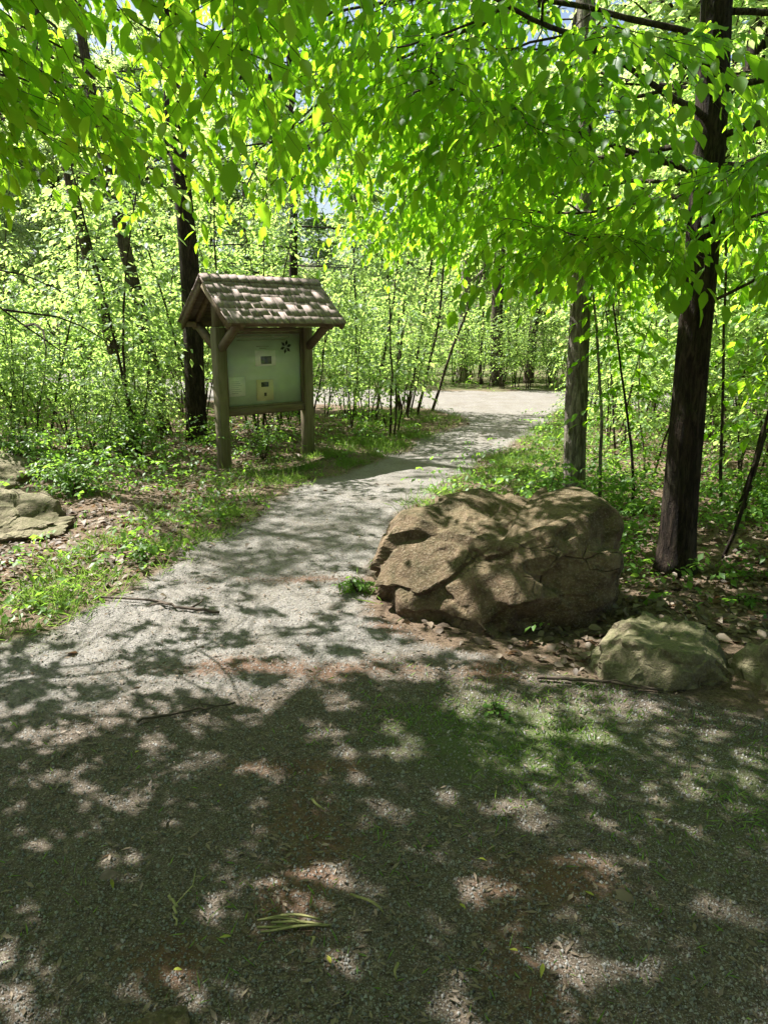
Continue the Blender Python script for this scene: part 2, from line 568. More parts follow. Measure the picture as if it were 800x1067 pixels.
# ------------------------------------------------------------------ ground shape
LE = np.array([(-9, 0.0), (-6, 2.6), (-2.4, 3.3), (-1.84, 3.91), (-1.73, 4.2), (-1.57, 4.63), (-1.28, 5.77), (-1.03, 7.06), (-0.65, 8.2), (0.0, 9.3), (0.56, 10.74), (1.3, 12.54), (1.55, 14.0), (0.9, 15.4)])
RE = np.array([(9, 0.0), (3.2, 1.9), (1.7, 2.9), (0.9, 3.3), (0.25, 3.75), (-0.05, 4.12), (-0.12, 4.82), (0.04, 5.91), (0.16, 6.75), (0.52, 7.83), (1.21, 9.3), (1.98, 10.92), (2.81, 13.19), (3.6, 15.2)])

def fbm(x, y, s, seed=0.0, oct=3):
    return np.array([mnoise.fractal(Vector((a * s, b * s, seed)), 1.0, 2.0, oct) for a, b in zip(np.ravel(x), np.ravel(y))]).reshape(np.shape(x))

ROAD = np.array([(14.0, 16.8), (7.0, 17.6), (1.5, 17.6), (-4.0, 19.5), (-10, 24.0), (-17, 30.0), (-30, 39.0), (-60, 50.0)])
def road_dist(x, y):
    best = np.full(np.shape(x), 1e9)
    for a, b in zip(ROAD[:-1], ROAD[1:]):
        d = b - a
        t = np.clip(((x - a[0]) * d[0] + (y - a[1]) * d[1]) / (d @ d), 0, 1)
        best = np.minimum(best, np.hypot(x - a[0] - t * d[0], y - a[1] - t * d[1]))
    return best

def path_signed(x, y):
    """metres inside (+) the gravel path or road, negative outside"""
    l = np.interp(y, LE[:, 1], LE[:, 0])
    r = np.interp(y, RE[:, 1], RE[:, 0])
    s = np.minimum(x - l, r - x)
    s = np.where(y > 15.6, -9.0, s)
    s = np.where(y < 0.0, np.minimum(9 - np.abs(x), y + 9), s)
    return np.maximum(s, 2.1 - road_dist(x, y))

def height(x, y):
    x, y = np.asarray(x, float), np.asarray(y, float)
    s = path_signed(x, y)
    off = np.clip((-s) / 1.2, 0, 1)
    z = off * (0.05 * np.sin(x * 1.3 + 0.7) * np.sin(y * 0.9) + 0.03 * np.sin(x * 3.1 + y * 2.3))
    z = z + 0.22 * np.exp(-(((x + 4.3) / 1.6) ** 2 + ((y - 7.0) / 1.6) ** 2))
    z = z + np.clip((y - 42) / 50, 0, 1) ** 1.5 * 9.0
    return z

def hz(x, y):
    return float(height(np.array([x]), np.array([y]))[0])

def spaced(a, b, fine_lo, fine_hi, fine, grow):
    out = list(np.arange(fine_lo, fine_hi + 1e-6, fine))
    st, v = fine, fine_hi
    while v < b:
        st *= grow
        v += st
        out.append(v)
    st, v = fine, fine_lo
    lo = []
    while v > a:
        st *= grow
        v -= st
        lo.append(v)
    return np.array(lo[::-1] + out)

def build_ground():
    X = spaced(-130, 130, -3.4, 3.6, 0.035, 1.055)
    Y = spaced(-70, 150, 0.8, 8.5, 0.035, 1.045)
    gx, gy = np.meshgrid(X, Y)
    nx, ny = len(X), len(Y)
    wob = fbm(gx, gy, 0.9, 3.3, 4) * 0.16 + fbm(gx, gy, 5.0, 9.1, 2) * 0.05
    s = path_signed(gx, gy) + wob * np.clip(np.hypot(gx, gy) / 4, 0.5, 1.4)
    path = np.clip(0.5 + s / 0.45, 0, 1)
    big = fbm(gx, gy, 0.8, 20.0, 3)
    patches = [(-0.5, 4.75, 0.75, 0.10), (-0.6, 3.4, 0.75, 0.14), (0.1, 3.95, 0.35, 0.16), (-0.25, 2.05, 0.22, 0.5), (0.35, 1.7, 0.16, 0.5), (-0.55, 1.65, 0.12, 0.12), (0.55, 1.95, 0.22, 0.15), (-0.2, 2.55, 0.35, 0.08), (0.6, 3.4, 0.3, 0.15)]
    rust = np.zeros_like(gx)
    for px, py, sx, sy in patches:
        rust = np.maximum(rust, np.exp(-(((gx - px) / sx) ** 2 + ((gy - py) / sy) ** 2)))
    rust = np.clip(rust * 0.75 + big * 0.22, 0, 1)
    moss = np.zeros_like(gx)
    for px, py, sx, sy, mw in [(0.55, 2.75, 0.75, 0.5, 1.1), (1.6, 2.3, 1.2, 0.7, 1.0), (0.2, 1.8, 1.6, 0.5, 0.55), (-1.2, 2.0, 1.4, 0.5, 0.35), (-1.9, 3.7, 0.5, 0.35, 0.7)]:
        moss = np.maximum(moss, mw * np.exp(-(((gx - px) / sx) ** 2 + ((gy - py) / sy) ** 2)))
    moss = np.clip(moss * 0.75 + big * 0.3 + np.where(s < 0.1, 0.15, 0) + np.where((gy > 18) & (s < 0), 0.6, 0), 0, 1)
    soil_shade = np.clip((3.9 - gy + 0.25 * gx + 0.35 * big) / 1.0, 0, 1) * np.clip((gy + 6) / 3, 0, 1)  # near gravel mask: earthy tone plus foreground shade put into the colour
    z = height(gx, gy) + fbm(gx, gy, 2.5, 1.0, 3) * 0.012 + fbm(gx, gy, 14, 5.0, 2) * 0.004
    V = np.stack([gx.ravel(), gy.ravel(), z.ravel()], 1)
    i, j = np.meshgrid(np.arange(ny - 1), np.arange(nx - 1), indexing='ij')
    a = (i * nx + j).ravel()
    F = np.stack([a, a + 1, a + nx + 1, a + nx], 1)
    inside = path.ravel()[F].mean(1) > 0.5
    for name, sel in (('gravel_path', inside), ('forest_floor', ~inside)):
        f = F[sel]
        used = np.unique(f)
        remap = np.full(len(V), -1)
        remap[used] = np.arange(len(used))
        mb = MB()
        mb.add(V[used], [remap[f]], 0.5)
        o = mb.obj(name, M['ground'], smooth=True, attrs={'path': path.ravel()[used], 'rust': rust.ravel()[used], 'moss': moss.ravel()[used], 'soil_shade': soil_shade.ravel()[used]})
        tag(o, kind='structure')
build_ground()

# ------------------------------------------------------------------ trees
def trunk_mesh(mb, h, r, rng, lean=(0, 0), flare=1.5, k=14, rough=0.07, seed=1, bow=0.0, top=0.25):
    n = max(8, int(h / 0.22))
    t = np.linspace(0, 1, n)
    pts = np.stack([lean[0] * h * t + bow * np.sin(t * math.pi) + 0.03 * np.sin(t * h * 1.1 + seed), lean[1] * h * t + 0.03 * np.cos(t * h * 0.9 + seed * 2), h * t - 0.12], 1)
    rad = r * (1 - (1 - top) * t) * (1 + (flare - 1) * np.exp(-t * h / 0.16))
    mb.tube(pts, rad, k, rough, seed)
    return pts, rad

def crown(wood, leaf, pts, rng, limbs, length, lo, hi_, spr, K, leafL, hi=False, elev=(0.05, 0.6), bend=-0.2, rl=0.03, droop=0.3, keep=None, leafdroop=0.4, aspect=0.27, twl=(0.35, 0.75), spread=0.55, gaps=None):
    for i in range(limbs):
        t = lo + (hi_ - lo) * (i + rng.random()) / limbs
        p = interp(pts, np.array([t]))[0]
        az = i * 2.4 + rng.random() * 0.9
        el = elev[0] + (elev[1] - elev[0]) * rng.random()
        ln = length * (0.6 + 0.6 * rng.random()) * (1.15 - 0.75 * (t - lo) / max(1e-6, 1 - lo))
        d = (math.cos(az) * math.cos(el), math.sin(az) * math.cos(el), math.sin(el))
        c = curve_pts(p, d, ln, 7, rng, 0.10, (0, 0, bend))
        wood.tube(c, np.linspace(rl, rl * 0.18, 8) * (ln / length), 5)
        subs = [(c, 0.25)]
        for q in range(3):
            tt = 0.25 + 0.5 * rng.random()
            p2 = interp(c, np.array([tt]))[0]
            d2 = nrm(np.array(d) + rng.normal(0, 0.6, 3) * (1, 1, 0.45))
            c2 = curve_pts(p2, d2, ln * 0.55, 5, rng, 0.12, (0, 0, bend))
            wood.tube(c2, np.linspace(rl * 0.45, rl * 0.1, 6), 4)
            subs.append((c2, 0.1))
        for c_, t0 in subs:
            m = max(2, spr // 4)
            ts = t0 + (1 - t0) * rng.random(m) ** 0.8
            P0 = interp(c_, ts)
            a = rng.random(m) * 6.283
            base = nrm(c_[-1] - c_[0])
            dd = base[None] * 0.7 + np.stack([np.cos(a), np.sin(a), rng.normal(0.1, spread * 0.6, m)], 1)
            add_sprays(leaf, wood, P0, dd, twl[0] + (twl[1] - twl[0]) * rng.random(m), rng, K, leafL, aspect, droop, leafdroop, hi, 0.003, keep, 0.35, gaps)

# ---- the two near trees to the right of the path and the bough of the tree beyond the left edge
ROOT = np.zeros(3)        # where the tree being grown stands

def clear_of_camera(P):
    P = P + ROOT
    d = np.hypot(P[:, 0], P[:, 1])
    low = np.where(P[:, 0] < 0.5, 2.25, 1.85)      # deer and walkers keep the lowest twigs off the path
    return ((d > 2.2) | (P[:, 2] > 4)) & (P[:, 2] > low)

def sunfleck_gaps(P):
    """leaves removed in shafts along the sun to put light flecks on the ground"""
    P = P + ROOT
    t = P[:, 2] / sd.z
    gx, gy = P[:, 0] - sd.x * t, P[:, 1] - sd.y * t
    n = np.array([mnoise.noise(Vector((a * 5.2, b * 6.8, 1.7))) + 0.55 * mnoise.noise(Vector((a * 11, b * 14, 6.1))) for a, b in zip(gx, gy)])
    open_ = np.clip((gy - 2.5 - 0.2 * np.maximum(gx, 0)) / 1.0, 0, 1) * np.clip(1.3 - np.maximum(gx - 0.1, 0) * 1.1, 0.25, 1)  # how much sun the carved crown lets through to each ground spot
    open_ = open_ * np.clip(1 - (gy - 4.8) * 0.8, 0.5, 1)
    return n < 0.375 - 0.56 * open_

def bough(wood, leaf, p, d, length, rng, r0=0.021, n_sub=12, per=9, bend=-0.22, leafL=0.095, K=12, wob=0.09):
    """a long leafy limb carrying side branches and hanging leaf sprays"""
    c = curve_pts(p, d, length, 12, rng, wob, (0, 0, bend))
    wood.tube(c, np.linspace(r0, r0 * 0.15, 13), 7)
    base = nrm(c[-1] - c[0])
    side = nrm(np.cross(base, (0, 0, 1.0)))
    chains = [(c, 0.3)]
    for i in range(n_sub):
        t = 0.15 + 0.82 * (i + rng.random()) / n_sub
        p2 = interp(c, np.array([t]))[0]
        s_ = side * (1 if i % 2 else -1)
        d2 = nrm(base * (0.5 + 0.3 * rng.random()) + s_ * (0.6 + 0.5 * rng.random()) + np.array((0, 0, rng.normal(0.02, 0.2))))
        c2 = curve_pts(p2, d2, length * (0.2 + 0.22 * rng.random()), 6, rng, 0.12, (0, 0, -0.35))
        wood.tube(c2, np.linspace(r0 * 0.35, r0 * 0.08, 7), 5)
        chains.append((c2, 0.12))
    for c_, t0 in chains:
        m = per
        ts = t0 + (1 - t0) * (np.arange(m) + rng.random(m)) / m
        P0 = interp(c_, ts)
        b = nrm(c_[-1] - c_[0])
        sx = nrm(np.cross(b, (0, 0, 1.0)))
        sg = np.where(np.arange(m) % 2, 1, -1)[:, None]
        dd = b[None] * 0.75 + sx[None] * sg * (0.5 + 0.5 * rng.random((m, 1))) + np.stack([np.zeros(m), np.zeros(m), rng.normal(-0.05, 0.25, m)], 1)
        add_sprays(leaf, wood, P0, dd, 0.3 + 0.35 * rng.random(m), rng, K, leafL, 0.26, 0.45, 0.75, True, 0.0022, clear_of_camera, 0.45, sunfleck_gaps)

def near_tree(name, label, loc, r, h, lean, bark, seed, boughs, crown_kw, flare=1.45, rough=0.08):
    rng = np.random.default_rng(seed)
    ROOT[:] = loc
    root = thing(name, label, 'tree', loc)
    tr, br, lf = MB(), MB(), MB()
    pts, rad = trunk_mesh(tr, h, r, rng, lean, flare, 22, rough, seed)
    for (z, d, ln, kw) in boughs:
        p = interp(pts, np.array([z / h]))[0]
        bw = MB()
        bough(bw, lf, p, d, ln, rng, **kw)
        bw.obj('bough', M['twig'], root, True)
    if crown_kw:
        crown(br, lf, pts, rng, **crown_kw)
    tr.obj('trunk', M[bark], root, True)
    br.obj('branches', M['twig'], root, True)
    lf.obj('foliage', M['leaf_near'], root)
    return root

S = dict(r0=0.012, n_sub=8, per=7)
near_tree('beech_tree', 'large dark trunked tree right of the big boulder with branches arching left', (2.07, 5.0, -0.02), 0.12, 11, (-0.035, -0.01), 'bark_dark', 11,
    [(3.45, (-1, -0.1, 0.16), 3.2, {}), (3.0, (-0.7, -0.75, 0.15), 3.0, {}), (3.9, (-1, 0.25, 0.0), 3.4, {}), (2.9, (0.6, -0.8, 0.1), 2.6, {}),
     (3.6, (0.9, 0.1, 0.0), 2.6, {}), (4.4, (-0.8, -0.65, 0.15), 4.4, dict(per=11)), (4.9, (-1, -0.3, 0.2), 4.2, dict(per=11)), (2.6, (-0.35, 0.9, 0.05), 2.2, {}), (5.5, (-0.9, 0.1, 0.2), 4.0, {}),
     (2.9, (-0.75, 0.7, 0.1), 2.6, {}), (2.75, (0.95, 0.35, 0.1), 2.4, {}), (4.2, (0.6, -0.9, 0.1), 3.4, dict(per=11)), (2.7, (-0.9, -0.4, 0.18), 2.0, {}), (3.2, (0.9, -0.4, 0.1), 2.6, {}),
     (2.55, (-0.45, -1, 0.2), 1.5, S), (2.35, (0.4, -1, 0.25), 1.4, S), (2.2, (-1, -0.5, 0.3), 1.3, S), (1.9, (0.9, -0.5, 0.4), 1.2, S)],
    dict(limbs=12, length=3.0, lo=0.38, hi_=0.98, spr=48, K=8, leafL=0.11, hi=False, gaps=sunfleck_gaps))
near_tree('beech_tree', 'straight grey barked tree behind the boulder with a thin vine up its side', (1.9, 7.15, -0.02), 0.11, 11, (-0.045, 0.0), 'bark_pale', 23,
    [(3.1, (-0.9, 0.5, 0.1), 2.4, {}), (3.4, (-0.8, -0.5, 0.1), 3.0, {}), (3.0, (0.7, -0.6, 0.0), 2.4, {}), (4.2, (-1, -0.3, 0.1), 3.2, {}), (2.7, (0.9, 0.3, 0.0), 2.2, {}),
     (2.6, (0.6, 0.8, 0.1), 2.2, {}), (3.7, (1, 0, 0.05), 2.8, {}), (3.5, (-0.9, 0.1, 0.12), 2.6, {})],
    dict(limbs=7, length=2.4, lo=0.5, hi_=0.98, spr=32, K=8, leafL=0.11, hi=False, gaps=sunfleck_gaps), 1.25)
D = dict(per=13, n_sub=15)
near_tree('beech_tree', 'overhanging tree past the left edge whose low boughs droop into the picture', (-4.6, 3.9, -0.02), 0.16, 11, (-0.01, 0.01), 'bark_dark', 37,
    [(2.9, (1, -0.22, 0.22), 3.8, D), (3.1, (1, -0.1, 0.12), 3.4, D), (2.8, (0.9, -0.5, 0.2), 3.2, D), (3.3, (0.8, 0.3, 0.1), 3.2, D), (2.7, (0.9, 0.1, 0.12), 3.2, {}), (3.5, (1, -0.5, 0.15), 4.4, D), (3.9, (1, -0.05, 0.15), 4.6, D), (4.5, (1, -0.2, 0.15), 5.0, D),
     (3.2, (0.8, -0.75, 0.1), 3.8, D), (5.2, (1, 0.05, 0.1), 4.6, D), (4.8, (0.8, -0.6, 0.1), 4.6, D), (5.8, (1, -0.35, 0.1), 4.2, D), (4.2, (0.55, -0.9, 0.1), 4.2, D)],
    dict(limbs=12, length=3.0, lo=0.5, hi_=0.98, spr=44, K=9, leafL=0.11, hi=False, gaps=sunfleck_gaps))
near_tree('beech_tree', 'unseen tall tree added behind the viewer to shade the near gravel', (-1.6, -1.9, -0.02), 0.18, 12, (0.0, 0.02), 'bark_dark', 51,  # out of view, added to roof the foreground and deepen its shade
    [(4.2, (0.1, 1, 0.12), 4.8, D), (4.5, (-0.6, 1, 0.12), 4.8, D), (4.8, (0.7, 0.9, 0.12), 4.8, D), (5.4, (-0.2, 1, 0.15), 5.2, D), (5.0, (-1, 0.4, 0.15), 4.4, D), (4.6, (-0.85, 0.75, 0.12), 4.6, D)],
    dict(limbs=10, length=3.2, lo=0.45, hi_=0.98, spr=44, K=9, leafL=0.12, hi=False, gaps=sunfleck_gaps))

def vine():
    rng = np.random.default_rng(5)
    mb = MB()
    c = curve_pts((2.08, 7.0, 0), (-0.04, 0, 1), 2.6, 16, rng, 0.035)
    mb.tube(c, np.linspace(0.017, 0.009, 17), 6)
    o = mb.obj('climbing_vine', M['bark_pale'], smooth=True)
    tag(o, 'thin pale woody vine rising close beside the grey trunk behind the boulder', 'vine')
vine()

# ---- trees of the background: prototypes
def tree_proto(name, h, r, seed, lo, limbs, length, spr, K, leafL, leafmat, bark, lean=(0, 0), bow=0.0, elev=(0.0, 0.6), hi=False, aspect=0.30, droop=0.3, twl=(0.4, 0.9), k=9, rough=0.05):
    rng = np.random.default_rng(seed)
    root = thing(name, None, 'tree')
    tr, br, lf = MB(), MB(), MB()
    pts, rad = trunk_mesh(tr, h, r, rng, lean, 1.3, k, rough, seed, bow, 0.2)
    crown(br, lf, pts, rng, limbs, length, lo, 0.99, spr, K, leafL, hi, elev, -0.15, r * 0.32 + 0.004, droop, None, 0.4, aspect, twl)
    ch = [tr.obj('trunk', M[bark], root, True), br.obj('branches', M[bark], root, True), lf.obj('foliage', M[leafmat], root)]
    return root, ch

def sapling_proto(seed, h, stems, spr, leafL, leafmat='leaf_under', K=9, base=0.25):
    rng = np.random.default_rng(seed)
    root = thing('sapling', None, 'sapling')
    st, lf = MB(), MB()
    for i in range(stems):
        a = rng.random() * 6.28
        d = (0.22 * math.cos(a), 0.22 * math.sin(a), 1)
        hh = h * (0.65 + 0.4 * rng.random())
        c = curve_pts((0.12 * math.cos(a), 0.12 * math.sin(a), -0.05), d, hh, 9, rng, 0.06)
        st.tube(c, np.linspace(0.011 + 0.0025 * hh, 0.003, 10), 5)
        m = spr
        t = base + (1 - base) * rng.random(m)
        P0 = interp(c, t)
        az = rng.random(m) * 6.283
        ln = (0.25 + 0.28 * hh * 0.4 * rng.random(m)) * (1.25 - 0.7 * t)
        dd = np.stack([np.cos(az), np.sin(az), rng.normal(0.3, 0.3, m)], 1)
        add_sprays(lf, st, P0, dd, ln + 0.15, rng, K, leafL, 0.29, 0.3, 0.3, False, 0.0025)
        tip = P0 + nrm(dd) * (ln * 0.6)[:, None]
        dd2 = dd + rng.normal(0, 0.6, (m, 3))
        add_sprays(lf, None, tip, dd2, ln * 0.7 + 0.1, rng, max(4, K - 3), leafL, 0.29, 0.3, 0.3, False)
    return root, [st.obj('stem', M['twig'], root, True), lf.obj('foliage', M[leafmat], root)]

def in_view(x, y, margin=1.35):
    return y > 1 and abs(x) < y * (400 / 776) * margin + 1.2

def gpath(x, y):
    return float(path_signed(np.array([x]), np.array([y]))[0])

rng = np.random.default_rng(77)
SHX, SHY = -sd.x / sd.z, -sd.y / sd.z          # where a metre of height throws its shadow

# saplings
protos = [sapling_proto(101, 3.4, 2, 38, 0.09), sapling_proto(102, 4.6, 2, 48, 0.10), sapling_proto(103, 2.2, 3, 24, 0.075), sapling_proto(104, 5.6, 1, 84, 0.11), sapling_proto(105, 1.5, 4, 20, 0.065)]
first = [True] * len(protos)
def put_sapling(k, x, y, sc, label, group):
    root, ch = protos[k]
    rz = rng.random() * 6.28
    if first[k]:
        first[k] = False
        root.location = (x, y, hz(x, y))
        root.rotation_euler = (0, 0, rz)
        root.scale = (sc,) * 3
        root['label'] = label
        root['group'] = group
    else:
        dup(root, (x, y, hz(x, y)), rz, sc, label, group, ch)

def scatter(n, x0, x1, y0, y1, ks, smin, smax, label, group, mind=0.55, ok=lambda x, y: True, edge=0.5):
    pts = []
    tries = 0
    while len(pts) < n and tries < 6000:
        tries += 1
        x, y = x0 + (x1 - x0) * rng.random(), y0 + (y1 - y0) * rng.random()
        if not in_view(x, y) or gpath(x, y) > -edge or not ok(x, y):
            continue
        if any((x - a) ** 2 + (y - b) ** 2 < mind * mind for a, b in pts):
            continue
        pts.append((x, y))
        put_sapling(ks[int(rng.random() * len(ks))], x, y, smin + (smax - smin) * rng.random(), label, group)

def glade(x, y):
    return not (-0.16 * y < x < 0.34 * y and 19 < y < 35)

KX, KY = -1.465, 9.325                      # centre of the noticeboard
def off_kiosk(x, y):
    # keep the noticeboard itself and the ground between it and the path free
    return not (((x - KX) ** 2 + (y - KY) ** 2 < 1.5 ** 2) or (y < 9.6 and x > -2.9))
scatter(62, -10.5, -1.6, 9.0, 17, (0, 1, 2, 3, 4), 0.75, 1.15, 'leafy sapling in the sunlit thicket left of the noticeboard', 'saplings in the thicket left of the path', 0.7, off_kiosk)
scatter(16, -7.5, -2.9, 7.6, 10.5, (2, 4, 4), 0.6, 0.9, 'low bushy sapling behind the ledge stones at the left edge', 'low bushes behind the ledge stones', 0.6, off_kiosk)
scatter(58, 2.6, 10.5, 6.5, 17, (0, 1, 2, 3, 4), 0.7, 1.1, 'leafy sapling in the shady wood right of the path', 'saplings in the wood right of the path', 0.7, lambda x, y: x > 2.4 + 0.13 * (y - 6) and not (abs(x - 0.29 * y) < 0.5 and y < 8))
scatter(70, -24, 17, 20.0, 32, (1, 3, 0, 3), 1.0, 1.6, 'leafy young tree in the bright growth beyond the gravel road', 'young trees beyond the gravel road', 1.0, lambda x, y: glade(x, y) or rng.random() < 0.28, edge=0.7)
scatter(85, -18, 14, 19.4, 27, (2, 4, 2, 0), 0.8, 1.3, 'low leafy bush along the far side of the gravel road', 'low bushes along the gravel road', 0.8, edge=0.3)

scatter(16, -1.9, 0.6, 11.2, 15.4, (2, 0, 2, 1), 0.75, 1.05, 'leafy sapling growing between the noticeboard and the pole saplings', 'saplings between noticeboard and bend', 0.7, off_kiosk, 0.35)
scatter(6, 3.0, 5.5, 12.0, 16.0, (2, 4), 0.7, 0.9, 'bright bush at the right side of the path end', 'bushes right of the path end', 0.7, edge=0.3)

# poles beside the path
def pole_saplings():
    spots = [(0.22, 14.5, 0.10, 4.2), (0.62, 14.3, 0.20, 4.6), (0.95, 15.0, 0.28, 4.6), (-0.55, 14.2, 0.06, 4.4), (-0.15, 13.4, 0.16, 3.6), (0.4, 13.9, 0.12, 5.0)]
    for i, (x, y, ln, h) in enumerate(spots):
        r_ = np.random.default_rng(300 + i)
        root = thing('sapling', 'slender leaning pole sapling at the left bend of the path', 'sapling', (x, y, 0), 0, 'slender pole saplings at the bend')
        st, lf = MB(), MB()
        c = curve_pts((0, 0, -0.05), (ln, -0.05, 1), h, 10, r_, 0.035)
        st.tube(c, np.linspace(0.032, 0.008, 11), 6)
        m = 26
        t = 0.45 + 0.55 * r_.random(m)
        P0 = interp(c, t)
        az = r_.random(m) * 6.283
        add_sprays(lf, st, P0, np.stack([np.cos(az), np.sin(az), r_.normal(0.3, 0.3, m)], 1), 0.35 + 0.5 * r_.random(m), r_, 8, 0.085, 0.29, 0.3, 0.3, False)
        st.obj('stem', M['bark_mid'], root, True)
        lf.obj('foliage', M['leaf_under'], root)
pole_saplings()

# taller trees the photograph shows one by one, and an unseen shade tree
def lone(label, loc, h, r, seed, lean, bark, lo, leaf='leaf_under', limbs=9, length=2.2, spr=16, leafL=0.12, bow=0.0, k=14):
    root, ch = tree_proto('broadleaf_tree', h, r, seed, lo, limbs, length, spr, 8, leafL, leaf, bark, lean, bow, k=k, rough=0.07)
    root.location = loc
    root['label'] = label
    return root
lone('thick dark trunk rising straight behind the noticeboard', (-2.72, 10.9, 0), 13, 0.155, 401, (-0.01, 0.0), 'bark_dark', 0.33, spr=14)
lone('leaning trunk left of the noticeboard, nearer of the leaning pair', (-3.55, 12.0, 0), 11, 0.12, 402, (-0.14, 0.02), 'bark_mid', 0.36, spr=8)
lone('leaning trunk farther left of the noticeboard, outer one of the leaning pair', (-4.25, 12.6, 0), 11, 0.12, 403, (-0.17, 0.02), 'bark_mid', 0.36, spr=8)
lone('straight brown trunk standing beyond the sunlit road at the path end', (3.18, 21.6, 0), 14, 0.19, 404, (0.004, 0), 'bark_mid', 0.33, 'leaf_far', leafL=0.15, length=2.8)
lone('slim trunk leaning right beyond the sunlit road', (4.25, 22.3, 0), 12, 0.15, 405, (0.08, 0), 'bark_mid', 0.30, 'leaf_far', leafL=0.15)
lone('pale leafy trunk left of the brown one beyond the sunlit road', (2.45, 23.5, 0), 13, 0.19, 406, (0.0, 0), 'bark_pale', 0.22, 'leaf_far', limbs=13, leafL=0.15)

lone('unseen leafy tree past the left edge added to shade the middle of the path', (-5.4, 8.4, 0), 9, 0.13, 407, (0, 0), 'bark_mid', 0.45, limbs=10, length=2.1, spr=44, leafL=0.10)  # out of frame, put in for the shadow across the mid path

def hemlock():
    rng_ = np.random.default_rng(8)
    root = thing('hemlock_tree', 'dark blue green conifer with flat feathery boughs above the noticeboard roof', 'tree', (-1.7, 14.5, 0))
    tr, br, lf = MB(), MB(), MB()
    pts, rad = trunk_mesh(tr, 8.5, 0.11, rng_, (0.01, 0), 1.3, 10, 0.05, 3)
    crown(br, lf, pts, rng_, 26, 1.7, 0.26, 0.98, 56, 14, 0.035, False, (-0.1, 0.2), -0.35, 0.02, 0.25, None, 0.25, 0.14, (0.25, 0.5), 0.2)
    tr.obj('trunk', M['bark_dark'], root, True)
    br.obj('branches', M['bark_dark'], root, True)
    lf.obj('foliage', M['leaf_hemlock'], root)
hemlock()

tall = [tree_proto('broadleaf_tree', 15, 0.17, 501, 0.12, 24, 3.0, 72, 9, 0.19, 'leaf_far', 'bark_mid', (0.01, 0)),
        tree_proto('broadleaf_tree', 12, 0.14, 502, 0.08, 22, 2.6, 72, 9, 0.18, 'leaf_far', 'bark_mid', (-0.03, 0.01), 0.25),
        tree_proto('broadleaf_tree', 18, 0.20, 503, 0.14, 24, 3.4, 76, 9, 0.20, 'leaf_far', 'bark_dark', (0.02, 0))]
tfirst = [True] * 3
LIT = [(1.0, 17.5), (2.5, 17.5), (-1.0, 18.2), (2.3, 14.5), (-0.4, 7.0), (-0.6, 5.2), (-1.1, 4.0), (-0.5, 6), (0.3, 8.3), (-1.4, 8.0), (-2, 17.5), (2, 16.5), (4, 16.5)]
LIT += [(a, b) for a in (-9, -6.5, -4, -2) for b in (10, 12.5, 15)]
LIT += [(a, b) for a in (-5, -2, 1, 4, 7, 10) for b in (21, 24, 27, 30)]
def shades(x, y, h, rad):
    for z in (h * 0.35, h * 0.55, h * 0.75, h * 0.9):
        for a, b in LIT:
            if (x + SHX * z - a) ** 2 + (y + SHY * z - b) ** 2 < rad * rad:
                return True
    return False
def put_tall(n, x0, x1, y0, y1, mind, label, group, ok=lambda x, y: True, view=True):
    pts, tries = [], 0
    while len(pts) < n and tries < 5000:
        tries += 1
        x, y = x0 + (x1 - x0) * rng.random(), y0 + (y1 - y0) * rng.random()
        if (view and not in_view(x, y, 1.5)) or gpath(x, y) > -1.0 or not ok(x, y):
            continue
        if any((x - a) ** 2 + (y - b) ** 2 < mind * mind for a, b in pts):
            continue
        k = int(rng.random() * 3)
        sc = 0.85 + 0.35 * rng.random()
        if shades(x, y, (15, 12, 18)[k] * sc, 2.1):
            continue
        pts.append((x, y))
        root, ch = tall[k]
        rz = rng.random() * 6.28
        if tfirst[k]:
            tfirst[k] = False
            root.location = (x, y, hz(x, y) - 0.05)
            root.rotation_euler = (0, 0, rz)
            root.scale = (sc,) * 3
            root['label'] = label
            root['group'] = group
        else:
            dup(root, (x, y, hz(x, y) - 0.05), rz, sc, label, group, ch)
put_tall(2, -14, -6.0, 15, 22, 2.2, 'tall leafy tree among the thicket left of the noticeboard', 'tall trees left of the path')
put_tall(8, 5, 13, 10, 20, 2.2, 'tall leafy tree deep in the wood right of the path', 'tall trees right of the path')
put_tall(34, -32, 26, 23, 45, 3.2, 'tall sunlit tree standing beyond the gravel road', 'tall trees beyond the gravel road', glade)
put_tall(16, -30, -6, 37, 52, 2.4, 'tall sunlit tree standing beyond the gravel road', 'tall trees beyond the gravel road')
put_tall(28, -45, 40, 46, 72, 4.0, 'distant tree on the wooded rise closing the view', 'trees on the far rise')
put_tall(14, -14, 14, -14, -3.0, 3.0, 'unseen tall tree added behind the viewer to block skylight', 'added sky-blocking trees behind the viewer', view=False)  # unseen trees placed to cut skylight on the foreground

